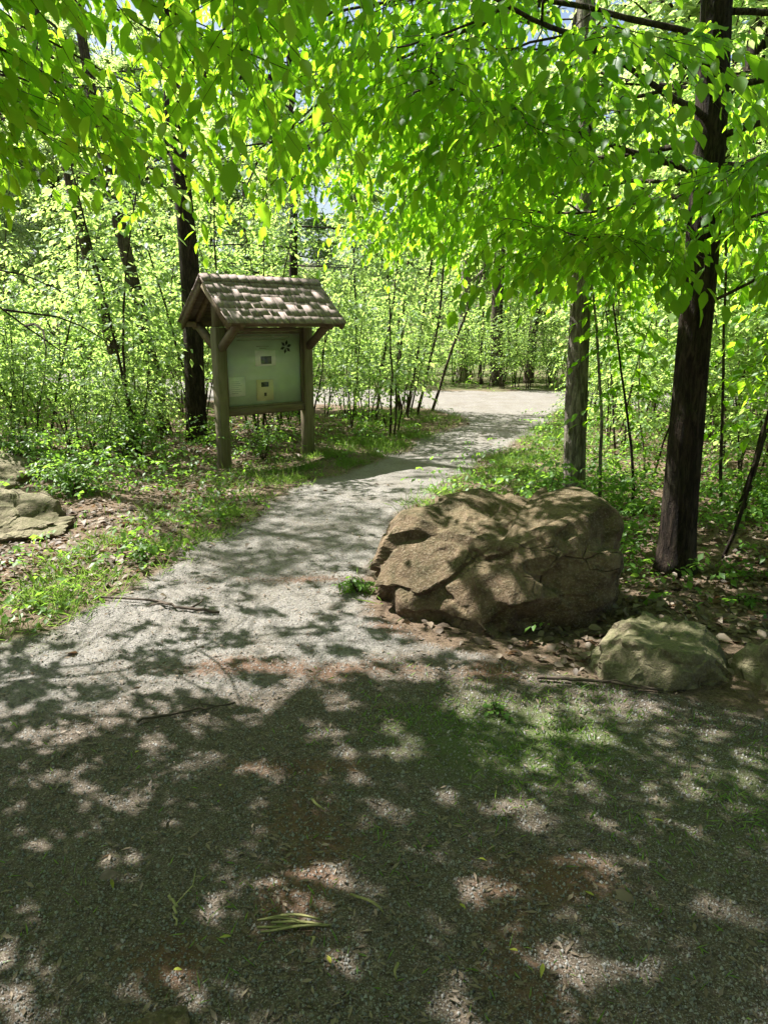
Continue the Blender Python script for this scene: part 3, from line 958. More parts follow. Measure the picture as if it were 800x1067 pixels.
# ------------------------------------------------------------------ noticeboard
def kiosk():
    root = thing('trail_noticeboard', 'weathered wooden noticeboard with green panel under a shingled gable roof', 'noticeboard', (KX, KY, 0), math.atan2(0.675, 0.74))
    hw, pw = 0.63, 0.065
    ridge, eave, span, over = 2.20, 1.70, 0.56, 0.20
    for sx in (-1, 1):
        mb = MB()
        mb.abox(sx * hw - pw, sx * hw + pw, -pw, pw, -0.15, 1.64, 0.3)
        b = mb.obj('post', M['post'], root)
        bev = b.modifiers.new('bevel', 'BEVEL')
        bev.width = 0.008
        mb = MB()
        mb.abox(sx * hw - 0.045, sx * hw + 0.045, -0.045, 0.045, 1.642, ridge - 0.075, 0.2)
        mb.obj('king_post', M['post'], root)
        for sy in (-1, 1):
            mb = MB()
            mb.bar((sx * (hw + 0.0), sy * 0.068, 1.40), (sx * (hw + 0.0), sy * 0.46, 1.675), 0.075, 0.075, 0.6)
            mb.obj('brace', M['beam'], root)
            # rafters over the post and barge rafter at the gable end
            for x, w in ((sx * hw, 0.05), (sx * (hw + over - 0.03), 0.035)):
                mb = MB()
                mb.bar((x, sy * 0.03, ridge - 0.085), (x, sy * (span - 0.01), eave - 0.055), w, 0.085, 0.35)
                mb.obj('rafter', M['beam'], root)
    for sy in (-1, 1):
        mb = MB()
        mb.abox(-hw - over + 0.05, hw + over - 0.05, sy * 0.455 - 0.03, sy * 0.455 + 0.03, 1.642, 1.705, 0.25)
        mb.obj('eave_beam', M['beam'], root)
    mb = MB()
    mb.abox(-hw + pw + 0.002, hw - pw - 0.002, -0.045, 0.045, 0.60, 0.69, 0.5)
    mb.obj('bottom_rail', M['beam'], root)
    mb = MB()
    mb.abox(-hw + pw + 0.002, hw - pw - 0.002, -0.04, 0.04, 1.585, 1.638, 0.3)
    mb.obj('top_rail', M['beam'], root)
    mb = MB()
    x0, x1, z0, z1 = -hw + pw + 0.003, hw - pw - 0.003, 0.692, 1.583
    mb.abox(x0, x1, 0.0, 0.03, z0, z1)
    panel = mb.obj('panel', M['board'], root)
    for a, b_, c, d in ((x0, x0 + 0.025, z0, z1), (x1 - 0.025, x1, z0, z1), (x0 + 0.026, x1 - 0.026, z1 - 0.022, z1), (x0 + 0.026, x1 - 0.026, z0, z0 + 0.022)):
        mb = MB()
        mb.abox(a, b_, -0.028, -0.002, c, d, 0.4)
        mb.obj('frame_strip', M['post'], panel)
    def sheet(name, fx0, fx1, fz0, fz1, m, marks, extra=None):
        a, b_ = x0 + (x1 - x0) * fx0, x0 + (x1 - x0) * fx1
        c, d = z0 + (z1 - z0) * fz0, z0 + (z1 - z0) * fz1
        mb = MB()
        mb.abox(a, b_, -0.006, -0.002, c, d)
        o = mb.obj(name, M[m], root)
        if extra:
            o['label'] = extra
        if marks:
            mk = MB()
            for (u0, u1, w0, w1) in marks:
                mk.abox(a + (b_ - a) * u0, a + (b_ - a) * u1, -0.0085, -0.0065, c + (d - c) * w0, c + (d - c) * w1)
            mk.obj('print', M['ink'], o)
    lines = lambda n, lo, hi_: [(0.14, 0.55 + 0.3 * ((i * 37) % 10) / 10, lo + (hi_ - lo) * i / n, lo + (hi_ - lo) * i / n + 0.012) for i in range(n)]
    sheet('notice', 0.38, 0.645, 0.545, 0.755, 'paper', [(0.26, 0.78, 0.12, 0.62)], 'pale square notice with a dark picture')
    sheet('notice', 0.04, 0.24, 0.155, 0.415, 'paper', lines(7, 0.15, 0.85), 'pale plain sheet at the lower left of the panel')
    sheet('notice', 0.38, 0.60, 0.07, 0.36, 'paper_tan', [(0.28, 0.72, 0.66, 0.88), (0.44, 0.58, 0.22, 0.38)], 'tan notice with a dark picture and small mark')
    mb = MB()
    for fz0, fz1, fa, fb in ((0.925, 0.955, 0.16, 0.60), (0.925, 0.95, 0.63, 0.84), (0.885, 0.90, 0.16, 0.78), (0.80, 0.815, 0.40, 0.56), (0.775, 0.788, 0.44, 0.53)):
        mb.abox(x0 + (x1 - x0) * fa, x0 + (x1 - x0) * fb, -0.004, -0.002, z0 + (z1 - z0) * fz0, z0 + (z1 - z0) * fz1)
    mb.obj('heading', M['palepaint'], panel)
    # dark leaf-shaped mark
    em = MB()
    ex, ez = x0 + (x1 - x0) * 0.785, z0 + (z1 - z0) * 0.795
    r_ = np.random.default_rng(4)
    for a in range(6):
        t = a * 1.047 + 0.3
        u = np.array((math.cos(t), 0, math.sin(t)))
        w = np.array((-math.sin(t), 0, math.cos(t)))
        c = np.array((ex, -0.004, ez)) + u * 0.052
        V = [c - u * 0.038, c - w * 0.02, c + u * 0.035, c + w * 0.02]
        V = V + [v + np.array((0, 0.002, 0)) for v in V]
        em.add(V, [[(0, 1, 2, 3), (7, 6, 5, 4), (0, 4, 5, 1), (1, 5, 6, 2), (2, 6, 7, 3), (3, 7, 4, 0)]])
    em.obj('leaf_mark', M['ink'], panel)
    mb = MB()
    mb.abox(x0 + 0.026, x1 - 0.026, -0.019, -0.016, z0 + 0.023, z1 - 0.023)
    mb.obj('clear_pane', M['glass'], root)
    # roof: a board deck under split-wood shingles
    r_ = np.random.default_rng(6)
    Lx = hw + over
    ang = math.atan2(ridge - eave, span)
    for sy in (-1, 1):
        down = np.array((0, sy * math.cos(ang), -math.sin(ang)))
        nrm_ = np.array((0, sy * math.sin(ang), math.cos(ang)))
        sl = math.hypot(span, ridge - eave)
        mb = MB()
        mb.box(np.array((0, 0, ridge - 0.02)) + down * (sl * 0.5 + 0.008), (Lx - 0.012, 0, 0), down * sl / 2, nrm_ * 0.009, 0.15)
        roof = mb.obj('roof', M['beam'], root)
        sh = MB()
        courses = 6
        for c in range(courses):
            x = -Lx - 0.01 * r_.random()
            e = sl / courses
            while x < Lx:
                w = min(0.07 + 0.09 * r_.random(), Lx + 0.012 - x)
                if w < 0.02:
                    break
                tail = (c + 1) * e + 0.014 * r_.random() + 0.012
                head = c * e - 0.05 if c else 0.012
                th = 0.006 + 0.005 * r_.random()
                lift0, lift1 = 0.010 + 0.003 * c * 0, 0.011 + 0.005 * r_.random()
                P = np.array((x + w / 2, 0, ridge - 0.02))
                a = P + down * head + nrm_ * (lift0 + th)
                b = P + down * tail + nrm_ * (lift1 + th)
                d = b - a
                l = np.linalg.norm(d)
                d /= l
                nn = np.cross((1, 0, 0), d) * sy
                sh.box((a + b) / 2, (w / 2 - 0.0025, 0, 0), d * l / 2, nrm(nn) * th / 2, 0.35 * r_.random())
                x += w
        sh.obj('shingles', M['shingle'], roof)
    cap = MB()
    x = -Lx
    while x < Lx - 0.02:
        w = 0.10 + 0.05 * r_.random()
        w = min(w, Lx + 0.015 - x)
        for sy in (-1, 1):
            down = np.array((0, sy * math.cos(ang), -math.sin(ang)))
            nn = np.array((0, sy * math.sin(ang), math.cos(ang)))
            tilt = np.array((0.10, 0, 0)) * 0
            cap.box(np.array((x + w / 2, 0, ridge + 0.022 + 0.006 * r_.random() + 0.003 * (sy > 0))) + down * 0.055, (w / 2 - 0.003, 0, 0.006), down * 0.055, nn * 0.006, r_.random())
        x += w
    cap.obj('ridge_cap', M['shingle'], root)
kiosk()

# ------------------------------------------------------------------ rocks
def rock(name, label, loc, planes, material, seed, sub=6, amp=0.05, crack=0.04, rz=0.0, group=None, fs=3.0, chips=26, fk=1.0):
    bm = bmesh.new()
    bmesh.ops.create_icosphere(bm, subdivisions=sub, radius=1)
    PN = np.array([p[:3] for p in planes], float)
    PD = np.array([p[3] for p in planes], float) / 1.0
    PN = PN / np.linalg.norm(PN, axis=1)[:, None]
    V = np.array([v.co[:] for v in bm.verts])
    rc = np.random.default_rng(seed)
    hull = np.min(np.where(V @ PN.T > 1e-4, PD[None] / np.maximum(V @ PN.T, 1e-4), 1e9), axis=1)
    hp = V * hull[:, None]
    for q in rc.choice(len(V), chips, replace=False):
        i0 = np.argmax(hp @ V[q])
        nn = V[q] * 0.8 + nrm(hp[i0][None])[0] * 0.35 + rc.normal(0, 0.22, 3)
        nn = nn / np.linalg.norm(nn)
        PN = np.vstack([PN, nn])
        PD = np.append(PD, np.max(hp @ nn) * (0.965 - 0.05 * rc.random()))
    dots = V @ PN.T
    rr = np.where(dots > 1e-4, PD[None] / np.maximum(dots, 1e-4), 1e9)
    srt = np.sort(rr, axis=1)
    r0 = srt[:, 0]
    off = Vector((seed * 3.7, seed * 1.3, seed * 5.1))
    Pv = V * r0[:, None]
    size = float(np.median(r0))
    warp = np.array([(mnoise.noise_vector(Vector(p) * (2.2 / size) + off) + 0.2 * mnoise.noise_vector(Vector(p) * (9 / size) + off))[:] for p in Pv]) * size * 0.12
    frac = np.zeros(len(V))
    for ncell, jump, tl in ((13, 0.026, 0.30), (60, 0.009, 0.18), (300, 0.0015, 0.08)):
        cen = Pv[rc.choice(len(Pv), ncell, replace=False)]
        sc3 = np.array((1.0, 1.0, 1.5))
        tv = rc.normal(0, tl, (ncell, 3))
        jv = rc.normal(0, jump, ncell) * size
        for a in range(0, len(Pv), 8000):
            q = (Pv[a:a + 8000] + warp[a:a + 8000]) * sc3
            dist = np.sqrt(((q[:, None, :] - (cen * sc3)[None]) ** 2).sum(2))
            w = np.exp(-(dist - dist.min(1, keepdims=True)) / (0.011 * size))
            w /= w.sum(1, keepdims=True)
            pl = np.einsum('ijk,jk->ij', Pv[a:a + 8000][:, None, :] - cen[None], tv)
            frac[a:a + 8000] += (w * (jv[None] + np.clip(pl, -0.10 * size, 0.10 * size))).sum(1)
    for v, r, fr in zip(bm.verts, r0, frac):
        p = v.co * r
        n1 = mnoise.fractal(p * fs + off, 0.9, 2.1, 5)
        rg = 1 - abs(mnoise.noise(p * fs * 0.9 + off * 2)) * 2
        cell = mnoise.cell(Vector((p.x * 3.1 + p.z * 1.3, p.y * 3.1, p.z * 4.2)) + off)
        strata = math.sin((p.z * 1.0 + p.x * 0.35 + 0.10 * mnoise.noise(p * 3 + off)) * 21)
        d = amp * n1 - crack * max(0, rg - 0.55) * 1.6 + amp * 0.35 * cell + amp * 0.12 * strata
        v.co = p + v.co * (d + fr * fk)
    me = bpy.data.meshes.new(name)
    bm.to_mesh(me)
    bm.free()
    me.materials.append(M[material])
    me.polygons.foreach_set('use_smooth', np.ones(len(me.polygons), bool))
    try:
        me.set_sharp_from_angle(angle=R(16))
    except Exception:
        pass
    o = bpy.data.objects.new(name, me)
    COL.objects.link(o)
    o.location = loc
    o.rotation_euler = (0, 0, rz)
    if name == 'boulder':
        o.scale = (0.95, 0.95, 0.95)
    return tag(o, label, 'rock', group)

# x right, y away from the camera, z up; last number is the plane's distance from the middle
rock('boulder', 'large angular brown sandstone boulder at the right edge of the path', (0.72, 4.36, 0.18),
     [(0, 0, -1, 0.42), (-0.12, -0.12, 1, 0.365), (-0.48, -0.55, 0.62, 0.435), (-0.38, -1, 0.16, 0.49), (0.40, -0.95, 0.02, 0.47), (0.80, -0.60, 0.10, 0.60), (0.75, -0.05, 1, 0.635),
      (1, 0.05, 0.03, 0.645), (-1, -0.05, 0.42, 0.66), (-0.82, -0.55, 0.1, 0.68), (-0.2, 1, 0.2, 0.5), (0.7, 0.7, 0.1, 0.72), (-0.7, 0.6, 0.4, 0.64), (0.30, -0.75, 0.58, 0.52), (-0.78, -0.2, 0.62, 0.59)],
     'boulder', 13, 7, 0.008, 0.012, chips=22)
rock('rock', 'low rounded mossy rock just right of the big boulder', (1.38, 3.42, -0.01),
     [(0, 0, -1, 0.25), (0.05, -0.1, 1, 0.19), (-0.4, -0.8, 0.5, 0.25), (0.2, -1, 0.25, 0.25), (1, -0.2, 0.2, 0.31), (-1, 0, 0.35, 0.31), (0.6, -0.4, 0.7, 0.27), (-0.6, 0.1, 0.8, 0.26), (0, 1, 0.3, 0.28), (0.7, 0.7, 0.3, 0.31), (-0.7, 0.7, 0.3, 0.31)],
     'mossrock', 2, 6, 0.016, 0.02, fs=4, chips=12, fk=0.7)
rock('rock', 'small shaded rock cut off by the right edge of the picture', (2.0, 3.14, 0.01),
     [(0, 0, -1, 0.2), (0, 0, 1, 0.20), (-1, -0.2, 0.3, 0.21), (1, 0, 0.2, 0.3), (0, -1, 0.4, 0.22), (0, 1, 0.2, 0.25), (-0.6, -0.5, 0.6, 0.2)], 'mossrock', 5, 5, 0.016, 0.02, fs=4, chips=10, fk=0.7)
rock('ledge_stone', 'flat topped tan ledge stone with undercut front beside the leaf litter', (-3.06, 5.8, 0.0),
     [(0, 0, -1, 0.3), (0.16, -0.30, 1, 0.17), (0.35, -1, -0.55, 0.26), (0.10, -1, 0.5, 0.38), (1, -0.15, -0.25, 0.46), (-1, 0, 0.1, 0.9), (0.80, -0.65, -0.45, 0.40), (0, 1, 0.3, 0.5), (0.7, 0.6, 0.4, 0.5)], 'ledge', 3, 6, 0.016, 0.03, 0.12, chips=12)
rock('ledge_stone', 'upper mossy ledge stone half covered by plants at the left edge', (-3.9, 6.95, 0.14),
     [(0, 0, -1, 0.4), (0.25, -0.25, 1, 0.17), (0.1, -1, 0.1, 0.38), (1, -0.2, 0.2, 0.42), (-1, 0, 0.1, 0.9), (0, 1, 0.2, 0.5), (0.6, -0.6, 0.5, 0.36)], 'ledge', 4, 6, 0.018, 0.03, 0.1, chips=12)

# ------------------------------------------------------------------ things lying on the gravel
def rand_dirs(rng_, n, zm=0.0, zs=0.2):
    a = rng_.random(n) * 6.2832
    return np.stack([np.cos(a), np.sin(a), rng_.normal(zm, zs, n)], 1)

def stick(label, pts, r0, r1, seed, name='fallen_branch', twigs=0, m='deadwood'):
    rng_ = np.random.default_rng(seed)
    mb = MB()
    p = np.array(pts, float)
    t = np.linspace(0, 1, 14)
    P = interp(p, t) + rng_.normal(0, 0.006, (14, 3)) * (1, 1, 0.3)
    P[:, 2] = height(P[:, 0], P[:, 1]) + r0 * 0.8 + 0.012 + (P[:, 2])
    mb.tube(P, np.linspace(r0, r1, 14), 6)
    for i in range(twigs):
        q = interp(P, np.array([0.2 + 0.7 * rng_.random()]))[0]
        a = rng_.random() * 6.28
        mb.tube([q, q + np.array((math.cos(a) * 0.08, math.sin(a) * 0.08, 0.012)), q + np.array((math.cos(a + 0.3) * 0.15, math.sin(a + 0.3) * 0.15, 0.008))], [r1 * 0.8, r1 * 0.6, r1 * 0.3], 5)
    o = mb.obj(name, M[m], smooth=True)
    tag(o, label, 'stick')
stick('long dark crooked stick lying across the left half of the path', [(-1.80, 4.36, 0), (-1.4, 4.30, 0.004), (-1.2, 4.17, 0.006), (-0.97, 4.12, 0)], 0.006, 0.010, 1, twigs=3)
stick('thin pale twig on the sunlit gravel left of the path middle', [(-1.05, 2.86, 0), (-0.85, 2.95, 0.004), (-0.66, 3.02, 0)], 0.006, 0.004, 2, twigs=2)
stick('thin dead twig lying in front of the mossy rock', [(0.72, 3.28, 0), (1.0, 3.22, 0.006), (1.3, 3.14, 0)], 0.009, 0.006, 3, twigs=2)
stick('short upright leaning twig at the near left of the gravel', [(-0.63, 1.86, 0), (-0.60, 1.80, 0.02), (-0.585, 1.745, 0)], 0.005, 0.003, 4, twigs=1, m='strip')
stick('crooked thin twig left of the middle of the shaded gravel', [(-0.42, 2.62, 0), (-0.37, 2.5, 0.004), (-0.34, 2.36, 0)], 0.004, 0.002, 7, twigs=2)

def husk(label, p, q, w, seed, n=1):
    rng_ = np.random.default_rng(seed)
    mb = MB()
    p, q = np.array((*p, 0.0)), np.array((*q, 0.0))
    d = q - p
    s_ = nrm(np.cross(d, (0, 0, 1.0)))
    for i in range(n):
        a, b = p + s_ * (i - (n - 1) / 2) * w * 1.2 + d * 0.1 * rng_.normal(), q + s_ * (i - (n - 1) / 2) * w * 0.8 + d * 0.1 * rng_.normal()
        T = np.linspace(0, 1, 7)
        rows = []
        for t in T:
            c = a * (1 - t) + b * t + s_ * 0.006 * math.sin(t * 5 + seed)
            ww = w * (0.35 + 0.65 * math.sin(math.pi * min(1, 0.12 + t * 0.85)))
            z = hz(c[0], c[1]) + 0.016 + 0.008 * math.sin(t * 3 + i)
            for u, dz in ((-0.5, 0.004), (0, 0.0), (0.5, 0.005)):
                rows.append(c + s_ * ww * u + np.array((0, 0, z + dz)))
            for u, dz in ((0.5, 0.002), (0, -0.003), (-0.5, 0.001)):
                rows.append(c + s_ * ww * u + np.array((0, 0, z + dz)))
        F = []
        for r_ in range(6):
            for j in range(6):
                F.append((r_ * 6 + j, r_ * 6 + (j + 1) % 6, r_ * 6 + 6 + (j + 1) % 6, r_ * 6 + 6 + j))
        mb.add(rows, [np.array(F), np.array([range(6)]), np.array([range(36, 42)])])
    tag(mb.obj('bark_strip', M['strip']), label, 'bark strip')
husk('single yellow green bark strip lying on the shaded gravel', (-0.10, 1.875), (-0.01, 1.80), 0.009, 1)
husk('broad bundle of pale green bark strips on the near shaded gravel', (-0.35, 1.755), (-0.17, 1.76), 0.008, 2, 5)
husk('short green sliver of bark near the middle bottom of the gravel', (-0.205, 1.72), (-0.185, 1.66), 0.008, 3)
husk('small green bark sliver right of the lowest strips', (0.03, 1.62), (0.035, 1.57), 0.008, 4)
husk('short curled green strip beside the sunlit rusty patch', (-0.26, 2.32), (-0.20, 2.25), 0.009, 5)

def yellow_leaves():
    rng_ = np.random.default_rng(90)
    for x, y in [(0.62, 1.86), (0.42, 1.62), (0.36, 1.66), (-0.42, 1.71), (-0.83, 1.93), (-0.14, 1.62), (-0.55, 1.6), (0.30, 2.02), (0.95, 2.2), (0.22, 1.83), (-0.6, 2.4), (1.25, 1.95), (-0.98, 2.62)]:
        mb = MB()
        add_leaves(mb, np.array([(x, y, hz(x, y) + 0.018)]), rand_dirs(rng_, 1, 0.05, 0.1), np.array([(0.1, 0.1, 1.0)]), np.array([0.022 + 0.018 * rng_.random()]), np.array([0.006]), np.array([rng_.random()]), True, 0.2)
        tag(mb.obj('fallen_leaf', M['yellowleaf']), 'small yellowish fallen leaf lying loose on the shaded near gravel', 'leaf', 'yellow leaves on the near gravel')

def corner_stone():
    rock('rock', 'dark wedge of rock poking in at the bottom edge left of centre', (-0.52, 1.41, -0.01),
         [(0, 0, -1, 0.1), (0.1, 0.1, 1, 0.045), (-0.2, 1, 0.35, 0.07), (0.8, 0.3, 0.3, 0.075), (-1, 0, 0.2, 0.12), (0, -1, 0.2, 0.12)], 'boulder', 7, 5, 0.012, 0.01, 0.15, fs=8)
corner_stone()
yellow_leaves()

# ------------------------------------------------------------------ stuff that carpets the ground
def field(x, y, zones):
    d = np.zeros(len(x))
    for px, py, sx, sy, w in zones:
        d = np.maximum(d, w * np.exp(-(((x - px) / sx) ** 2 + ((y - py) / sy) ** 2)))
    return d

def ground_z(x, y):
    return height(x, y) + 0.004

def litter():
    rng_ = np.random.default_rng(60)
    mb = MB()
    zones = [(-2.4, 5.1, 0.9, 0.7, 1.0), (-2.1, 6.2, 0.7, 0.6, 1.0), (-1.9, 7.4, 0.55, 0.8, 0.8), (-3.2, 8.0, 1.2, 0.8, 0.5), (1.5, 4.0, 0.8, 0.55, 1.0), (2.4, 4.4, 1.0, 0.9, 1.0), (2.0, 6.0, 0.9, 1.2, 0.7), (1.0, 3.45, 0.35, 0.15, 0.9), (-3, 11, 3, 2, 0.5), (5, 9, 4, 4, 0.4), (0.2, 3.6, 0.3, 0.2, 0.3)]
    n = 260000
    x = rng_.uniform(-7, 9, n)
    y = 1.2 + 12.5 * rng_.random(n) ** 1.5
    s = path_signed(x, y)
    dens = field(x, y, zones) * np.clip(0.25 - s / 0.3, 0.03, 1) + np.where(s < 0, 0.05, 0.0015)
    k = rng_.random(n) < dens * 0.5
    x, y = x[k], y[k]
    n = len(x)
    P = np.stack([x, y, ground_z(x, y) + 0.004 + 0.022 * rng_.random(n)], 1)
    l = 0.025 + 0.06 * rng_.random(n) ** 1.4
    add_leaves(mb, P, rand_dirs(rng_, n, 0.05, 0.25), np.array((0, 0, 1.0)) + rng_.normal(0, 0.4, (n, 3)), l, l * 0.3, rng_.random(n) ** 1.3, True, 0.3)
    tag(mb.obj('leaf_litter', M['litter']), kind='stuff')
litter()

def debris():
    """bud scales, chaff and chips strewn on the gravel"""
    rng_ = np.random.default_rng(61)
    mb = MB()
    n = 60000
    x = rng_.uniform(-3.5, 3.5, n)
    y = 1.25 + 6 * rng_.random(n) ** 1.8
    k = path_signed(x, y) > -0.1
    x, y = x[k], y[k]
    keep = rng_.random(len(x)) < 0.35 + 0.65 * (field(x, y, [(-0.25, 2.05, 0.3, 0.6, 1), (0.35, 1.7, 0.3, 0.6, 1), (-0.5, 4.7, 0.9, 0.2, 1), (-0.6, 3.4, 0.9, 0.2, 1), (0.6, 3.4, 0.5, 0.3, 1)]))
    x, y = x[keep], y[keep]
    n = len(x)
    P = np.stack([x, y, height(x, y) + 0.010], 1)
    l = 0.007 + 0.034 * rng_.random(n) ** 2.6
    add_leaves(mb, P, rand_dirs(rng_, n, 0.1, 0.2), np.array((0, 0, 1.0)) + rng_.normal(0, 0.4, (n, 3)), l, l * 0.16, rng_.random(n), False, 0.1)
    tag(mb.obj('leaf_debris', M['litter']), kind='stuff')
    # stone chips
    mb = MB()
    n = 170000
    x = rng_.uniform(-3.2, 3.2, n)
    y = 1.25 + 6.5 * rng_.random(n) ** 1.9
    k = path_signed(x, y) > 0.0
    x, y = x[k], y[k]
    n = len(x)
    r = 0.002 + 0.005 * rng_.random(n) ** 4
    c = np.stack([x, y, height(x, y) + 0.004 + fbm(x, y, 2.5, 1.0, 3) * 0.012], 1)
    T = np.array([(1, 0, -0.5), (-0.5, 0.87, -0.5), (-0.5, -0.87, -0.5), (0.25, 0.1, 0.75), (-0.35, 0.2, 0.6)])
    a = rng_.random(n) * 6.28
    ca, sa = np.cos(a), np.sin(a)
    base = T[None] * (0.7 + 0.6 * rng_.random((n, 5, 1)))
    V = np.stack([base[..., 0] * ca[:, None] - base[..., 1] * sa[:, None], base[..., 0] * sa[:, None] + base[..., 1] * ca[:, None], base[..., 2]], 2) * r[:, None, None] + c[:, None, :]
    F = np.array([(0, 1, 3), (1, 4, 3), (1, 2, 4), (2, 3, 4), (2, 0, 3)])
    b = (np.arange(n) * 5)[:, None, None]
    mb.add(V.reshape(-1, 3), [(b + F[None]).reshape(-1, 3)], np.repeat(rng_.random(n), 5))
    tag(mb.obj('gravel_chips', M['pebble']), kind='stuff')
debris()

def grass():
    rng_ = np.random.default_rng(62)
    mb = MB()
    zones = [(-1.45, 6.3, 0.45, 0.9, 1.5), (-1.75, 5.2, 0.45, 0.5, 1.5), (-1.0, 8.3, 0.8, 0.6, 1.2), (-0.6, 9.2, 0.7, 0.7, 1.1), (-2.3, 4.2, 0.7, 0.35, 1.4), (0.7, 7.2, 0.55, 0.9, 1.2), (1.5, 8.8, 0.6, 1.2, 1.2), (2.6, 11.5, 0.8, 1.8, 1.0),
             (0.0, 10.7, 0.8, 1.4, 1.0), (-0.13, 4.55, 0.10, 0.4, 0.8), (3.6, 14.2, 0.8, 1.0, 1.0), (0.5, 13.5, 1.0, 1.2, 0.7)]
    n = 800000
    x = rng_.uniform(-5, 6, n)
    y = 1.3 + 14.5 * rng_.random(n) ** 1.3
    s = path_signed(x, y)
    d = field(x, y, zones) * np.clip(0.35 - s / 0.35, 0, 1)
    d += np.where(y < 3.6, 0.55 * field(x, y, [(0.55, 2.85, 0.6, 0.4, 1.6), (1.6, 2.3, 1.2, 0.6, 0.6), (0.2, 1.8, 1.6, 0.5, 0.12), (-1.4, 2.2, 1.2, 0.6, 0.05)]), 0)
    tuft = np.array([mnoise.noise(Vector((a * 3.5, b * 3.5, 0.3))) for a, b in zip(x, y)])
    k = rng_.random(n) < d * np.clip(0.35 + tuft * 1.3, 0.02, 1)
    x, y = x[k], y[k]
    n = len(x)
    P = np.stack([x, y, ground_z(x, y) - 0.005], 1)
    l = np.where(y < 3.6, 0.025, 0.06) + np.where(y < 3.6, 0.03, 0.10) * rng_.random(n) ** 2
    add_leaves(mb, P, rand_dirs(rng_, n, 1.0, 0.45), rand_dirs(rng_, n, 0.3, 0.2), l, 0.0018 + 0.0016 * rng_.random(n), rng_.random(n), False, 0.35)
    tag(mb.obj('grass', M['grass']), kind='stuff')
grass()

def undergrowth():
    """low leafy ground cover of the wood"""
    rng_ = np.random.default_rng(63)
    mb = MB()
    zones = [(3.2, 7.0, 1.8, 1.6, 1.6), (2.2, 6.4, 0.9, 1.1, 1.8), (1.4, 7.8, 0.5, 1.2, 1.3), (4, 11, 3, 3, 0.8), (-1.5, 6.4, 0.3, 1.1, 0.6), (-2.7, 7.3, 0.6, 0.7, 1.0), (-3.4, 7.6, 0.8, 0.6, 1.0), (-2.6, 9.0, 0.8, 0.6, 0.7), (-2.2, 4.3, 0.7, 0.35, 0.7), (-1.8, 5.4, 0.45, 0.6, 0.6), (1.7, 5.4, 0.8, 0.5, 1.0), (2.7, 4.7, 0.6, 0.6, 0.7), (-4, 11, 3, 2, 0.8), (-1, 11.5, 1.4, 1.2, 0.9), (0, 13, 1.2, 1.2, 0.7), (-12, 18, 10, 4, 0.5), (12, 20, 8, 6, 0.5), (2.6, 5.2, 0.8, 0.7, 0.5), (0.9, 6.3, 0.5, 0.6, 0.8), (3, 22, 9, 2.5, 0.6), (0, 40, 40, 14, 0.6), (2.0, 7.6, 0.7, 1.0, 1.0), (3.4, 5.6, 1.2, 1.0, 0.8)]
    n = 110000
    u = rng_.random(n)
    y = 3.4 + 40 * u ** 2.0
    x = rng_.uniform(-1, 1, n) * (y * 0.75 + 1.2)
    s = path_signed(x, y)
    d = field(x, y, zones) * np.clip(-s / 0.3, 0, 1)
    tuft = np.array([mnoise.noise(Vector((a * 1.6, b * 1.6, 4.3))) for a, b in zip(x, y)])
    k = rng_.random(n) < d * np.clip(0.5 + tuft * 1.4, 0.05, 1) * 0.8
    # clear of the rocks
    k &= ((x - 0.7) / 0.85) ** 2 + ((y - 4.4) / 0.6) ** 2 > 1
    k &= ((x - 1.4) / 0.5) ** 2 + ((y - 3.46) / 0.4) ** 2 > 1
    x, y = x[k], y[k]
    n = len(x)
    h = 0.03 + 0.42 * rng_.random(n) ** 1.8 * np.clip((y - 3) / 4, 0.25, 1)
    P = np.stack([x, y, ground_z(x, y) + h], 1)
    add_sprays(mb, None, P, rand_dirs(rng_, n, 0.25, 0.3), 0.10 + 0.18 * rng_.random(n), rng_, 6, 0.055, 0.30, 0.4, 0.25, False)
    tag(mb.obj('undergrowth', M['herb']), kind='stuff')
undergrowth()

# single plants the photograph shows
def plant(name, label, loc, seed, n, h, leafL, K=7, m='herb', spread=0.5, cat='plant', aspect=0.3, hi=True, ln=0.3):
    rng_ = np.random.default_rng(seed)
    root = thing(name, label, cat, (loc[0], loc[1], hz(loc[0], loc[1])))
    st, lf = MB(), MB()
    for i in range(max(2, n // 5)):
        a = rng_.random() * 6.28
        c = curve_pts((0, 0, -0.02), (math.cos(a) * spread, math.sin(a) * spread, 1), h * (0.6 + 0.5 * rng_.random()), 5, rng_, 0.08)
        st.tube(c, np.linspace(0.005, 0.002, 6), 5)
        P0 = interp(c, 0.3 + 0.7 * rng_.random(5))
        add_sprays(lf, st, P0, rand_dirs(rng_, 5, 0.35, 0.25), ln * (0.6 + 0.6 * rng_.random(5)), rng_, K, leafL, aspect, 0.35, 0.2, hi, 0.002)
    st.obj('stem', M['twig'], root, True)
    lf.obj('foliage', M[m], root)
plant('fern', 'small bright fern like plant alone on the leaf litter right of the mossy rock', (2.2, 4.32), 1, 12, 0.10, 0.04, 10, ln=0.13, cat='fern', aspect=0.2)
plant('leafy_shrub', 'bright green leafy shrub between the boulder and the grey trunk', (1.45, 6.5), 2, 55, 0.5, 0.075, 7, ln=0.3, cat='shrub')
plant('leafy_shrub', 'lush green fern like shrub spilling over the ledge stones at left', (-2.95, 6.9), 3, 90, 0.42, 0.05, 10, ln=0.32, cat='shrub', aspect=0.22)
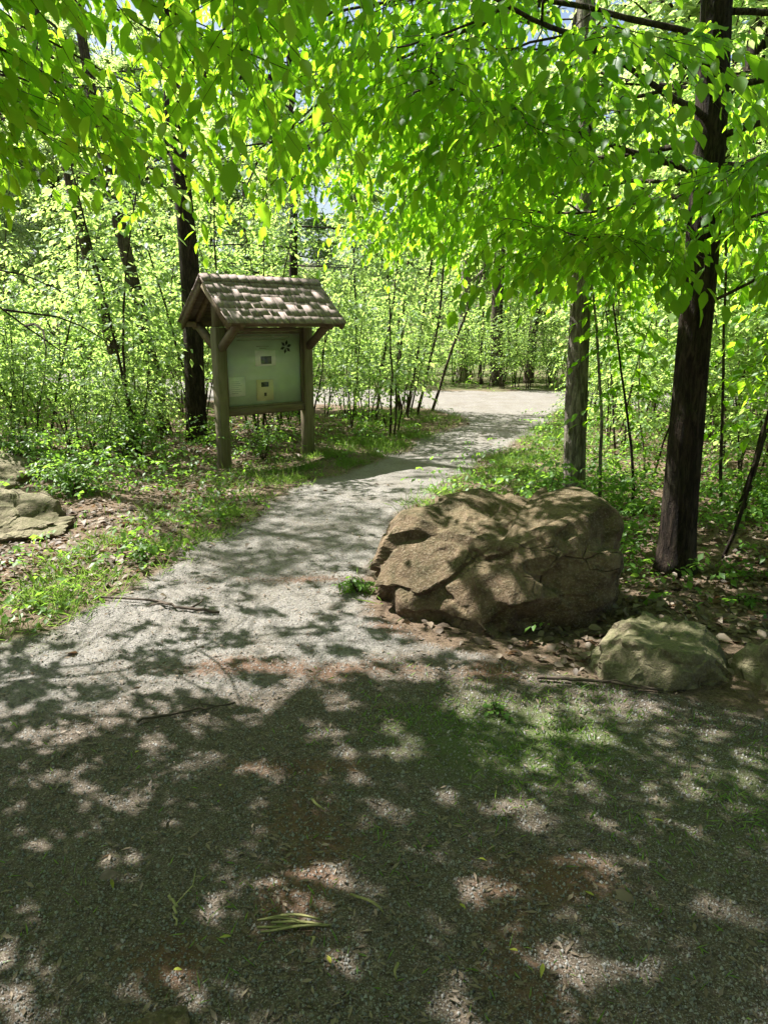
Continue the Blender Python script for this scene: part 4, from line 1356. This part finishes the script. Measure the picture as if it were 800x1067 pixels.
plant('leafy_shrub', 'green shrub growing behind the upper ledge stone at the left edge', (-3.9, 7.7), 4, 80, 0.55, 0.06, 9, ln=0.35, cat='shrub', aspect=0.24)
plant('leafy_shrub', 'white flecked shrub filling the gap under the noticeboard panel', (-1.6, 9.75), 5, 80, 0.55, 0.05, 8, ln=0.3, cat='shrub')
plant('leafy_shrub', 'dense green shrub left of the noticeboard post', (-3.3, 9.3), 6, 110, 0.8, 0.06, 8, ln=0.4, cat='shrub')
plant('seedling', 'tuft of green weeds at the left foot of the big boulder', (-0.16, 4.5), 7, 30, 0.13, 0.035, 7, ln=0.12, cat='weeds')
plant('seedling', 'single tiny seedling on the mossy gravel before the boulder', (0.5, 2.95), 8, 8, 0.06, 0.03, 5, ln=0.06, cat='seedling')
plant('seedling', 'tall pale weed at the grassy left edge of the path', (-1.72, 5.15), 9, 15, 0.25, 0.04, 6, ln=0.12, cat='weeds')

# thin saplings of the right-hand wood
def right_sapling(label, loc, seed, h, lean, droop=False, leaf_n=30):
    rng_ = np.random.default_rng(seed)
    root = thing('sapling', label, 'sapling', (loc[0], loc[1], hz(*loc)))
    st, lf = MB(), MB()
    c = curve_pts((0, 0, -0.03), (lean[0], lean[1], 1), h, 11, rng_, 0.06)
    st.tube(c, np.linspace(0.015, 0.005, 12), 6)
    t = 0.35 + 0.65 * rng_.random(leaf_n)
    add_sprays(lf, st, interp(c, t), rand_dirs(rng_, leaf_n, 0.1, 0.3), 0.25 + 0.4 * rng_.random(leaf_n), rng_, 9, 0.09, 0.27, 0.4, 0.5, True)
    st.obj('stem', M['bark_dark'], root, True)
    lf.obj('foliage', M['leaf_near'], root)
right_sapling('dark crooked sapling at the right edge beside the dark trunk', (2.42, 5.1), 1, 2.6, (0.30, -0.05), leaf_n=50)
right_sapling('thin sapling between the grey trunk and the dark trunk', (2.25, 6.6), 2, 2.4, (0.03, 0), leaf_n=45)
right_sapling('leafy sapling behind the dark trunk', (3.1, 6.4), 3, 3.0, (0.05, 0.02), leaf_n=70)
right_sapling('leafy sapling in the shade near the right edge behind the crooked one', (3.7, 6.0), 4, 2.8, (0.0, 0.02), leaf_n=70)
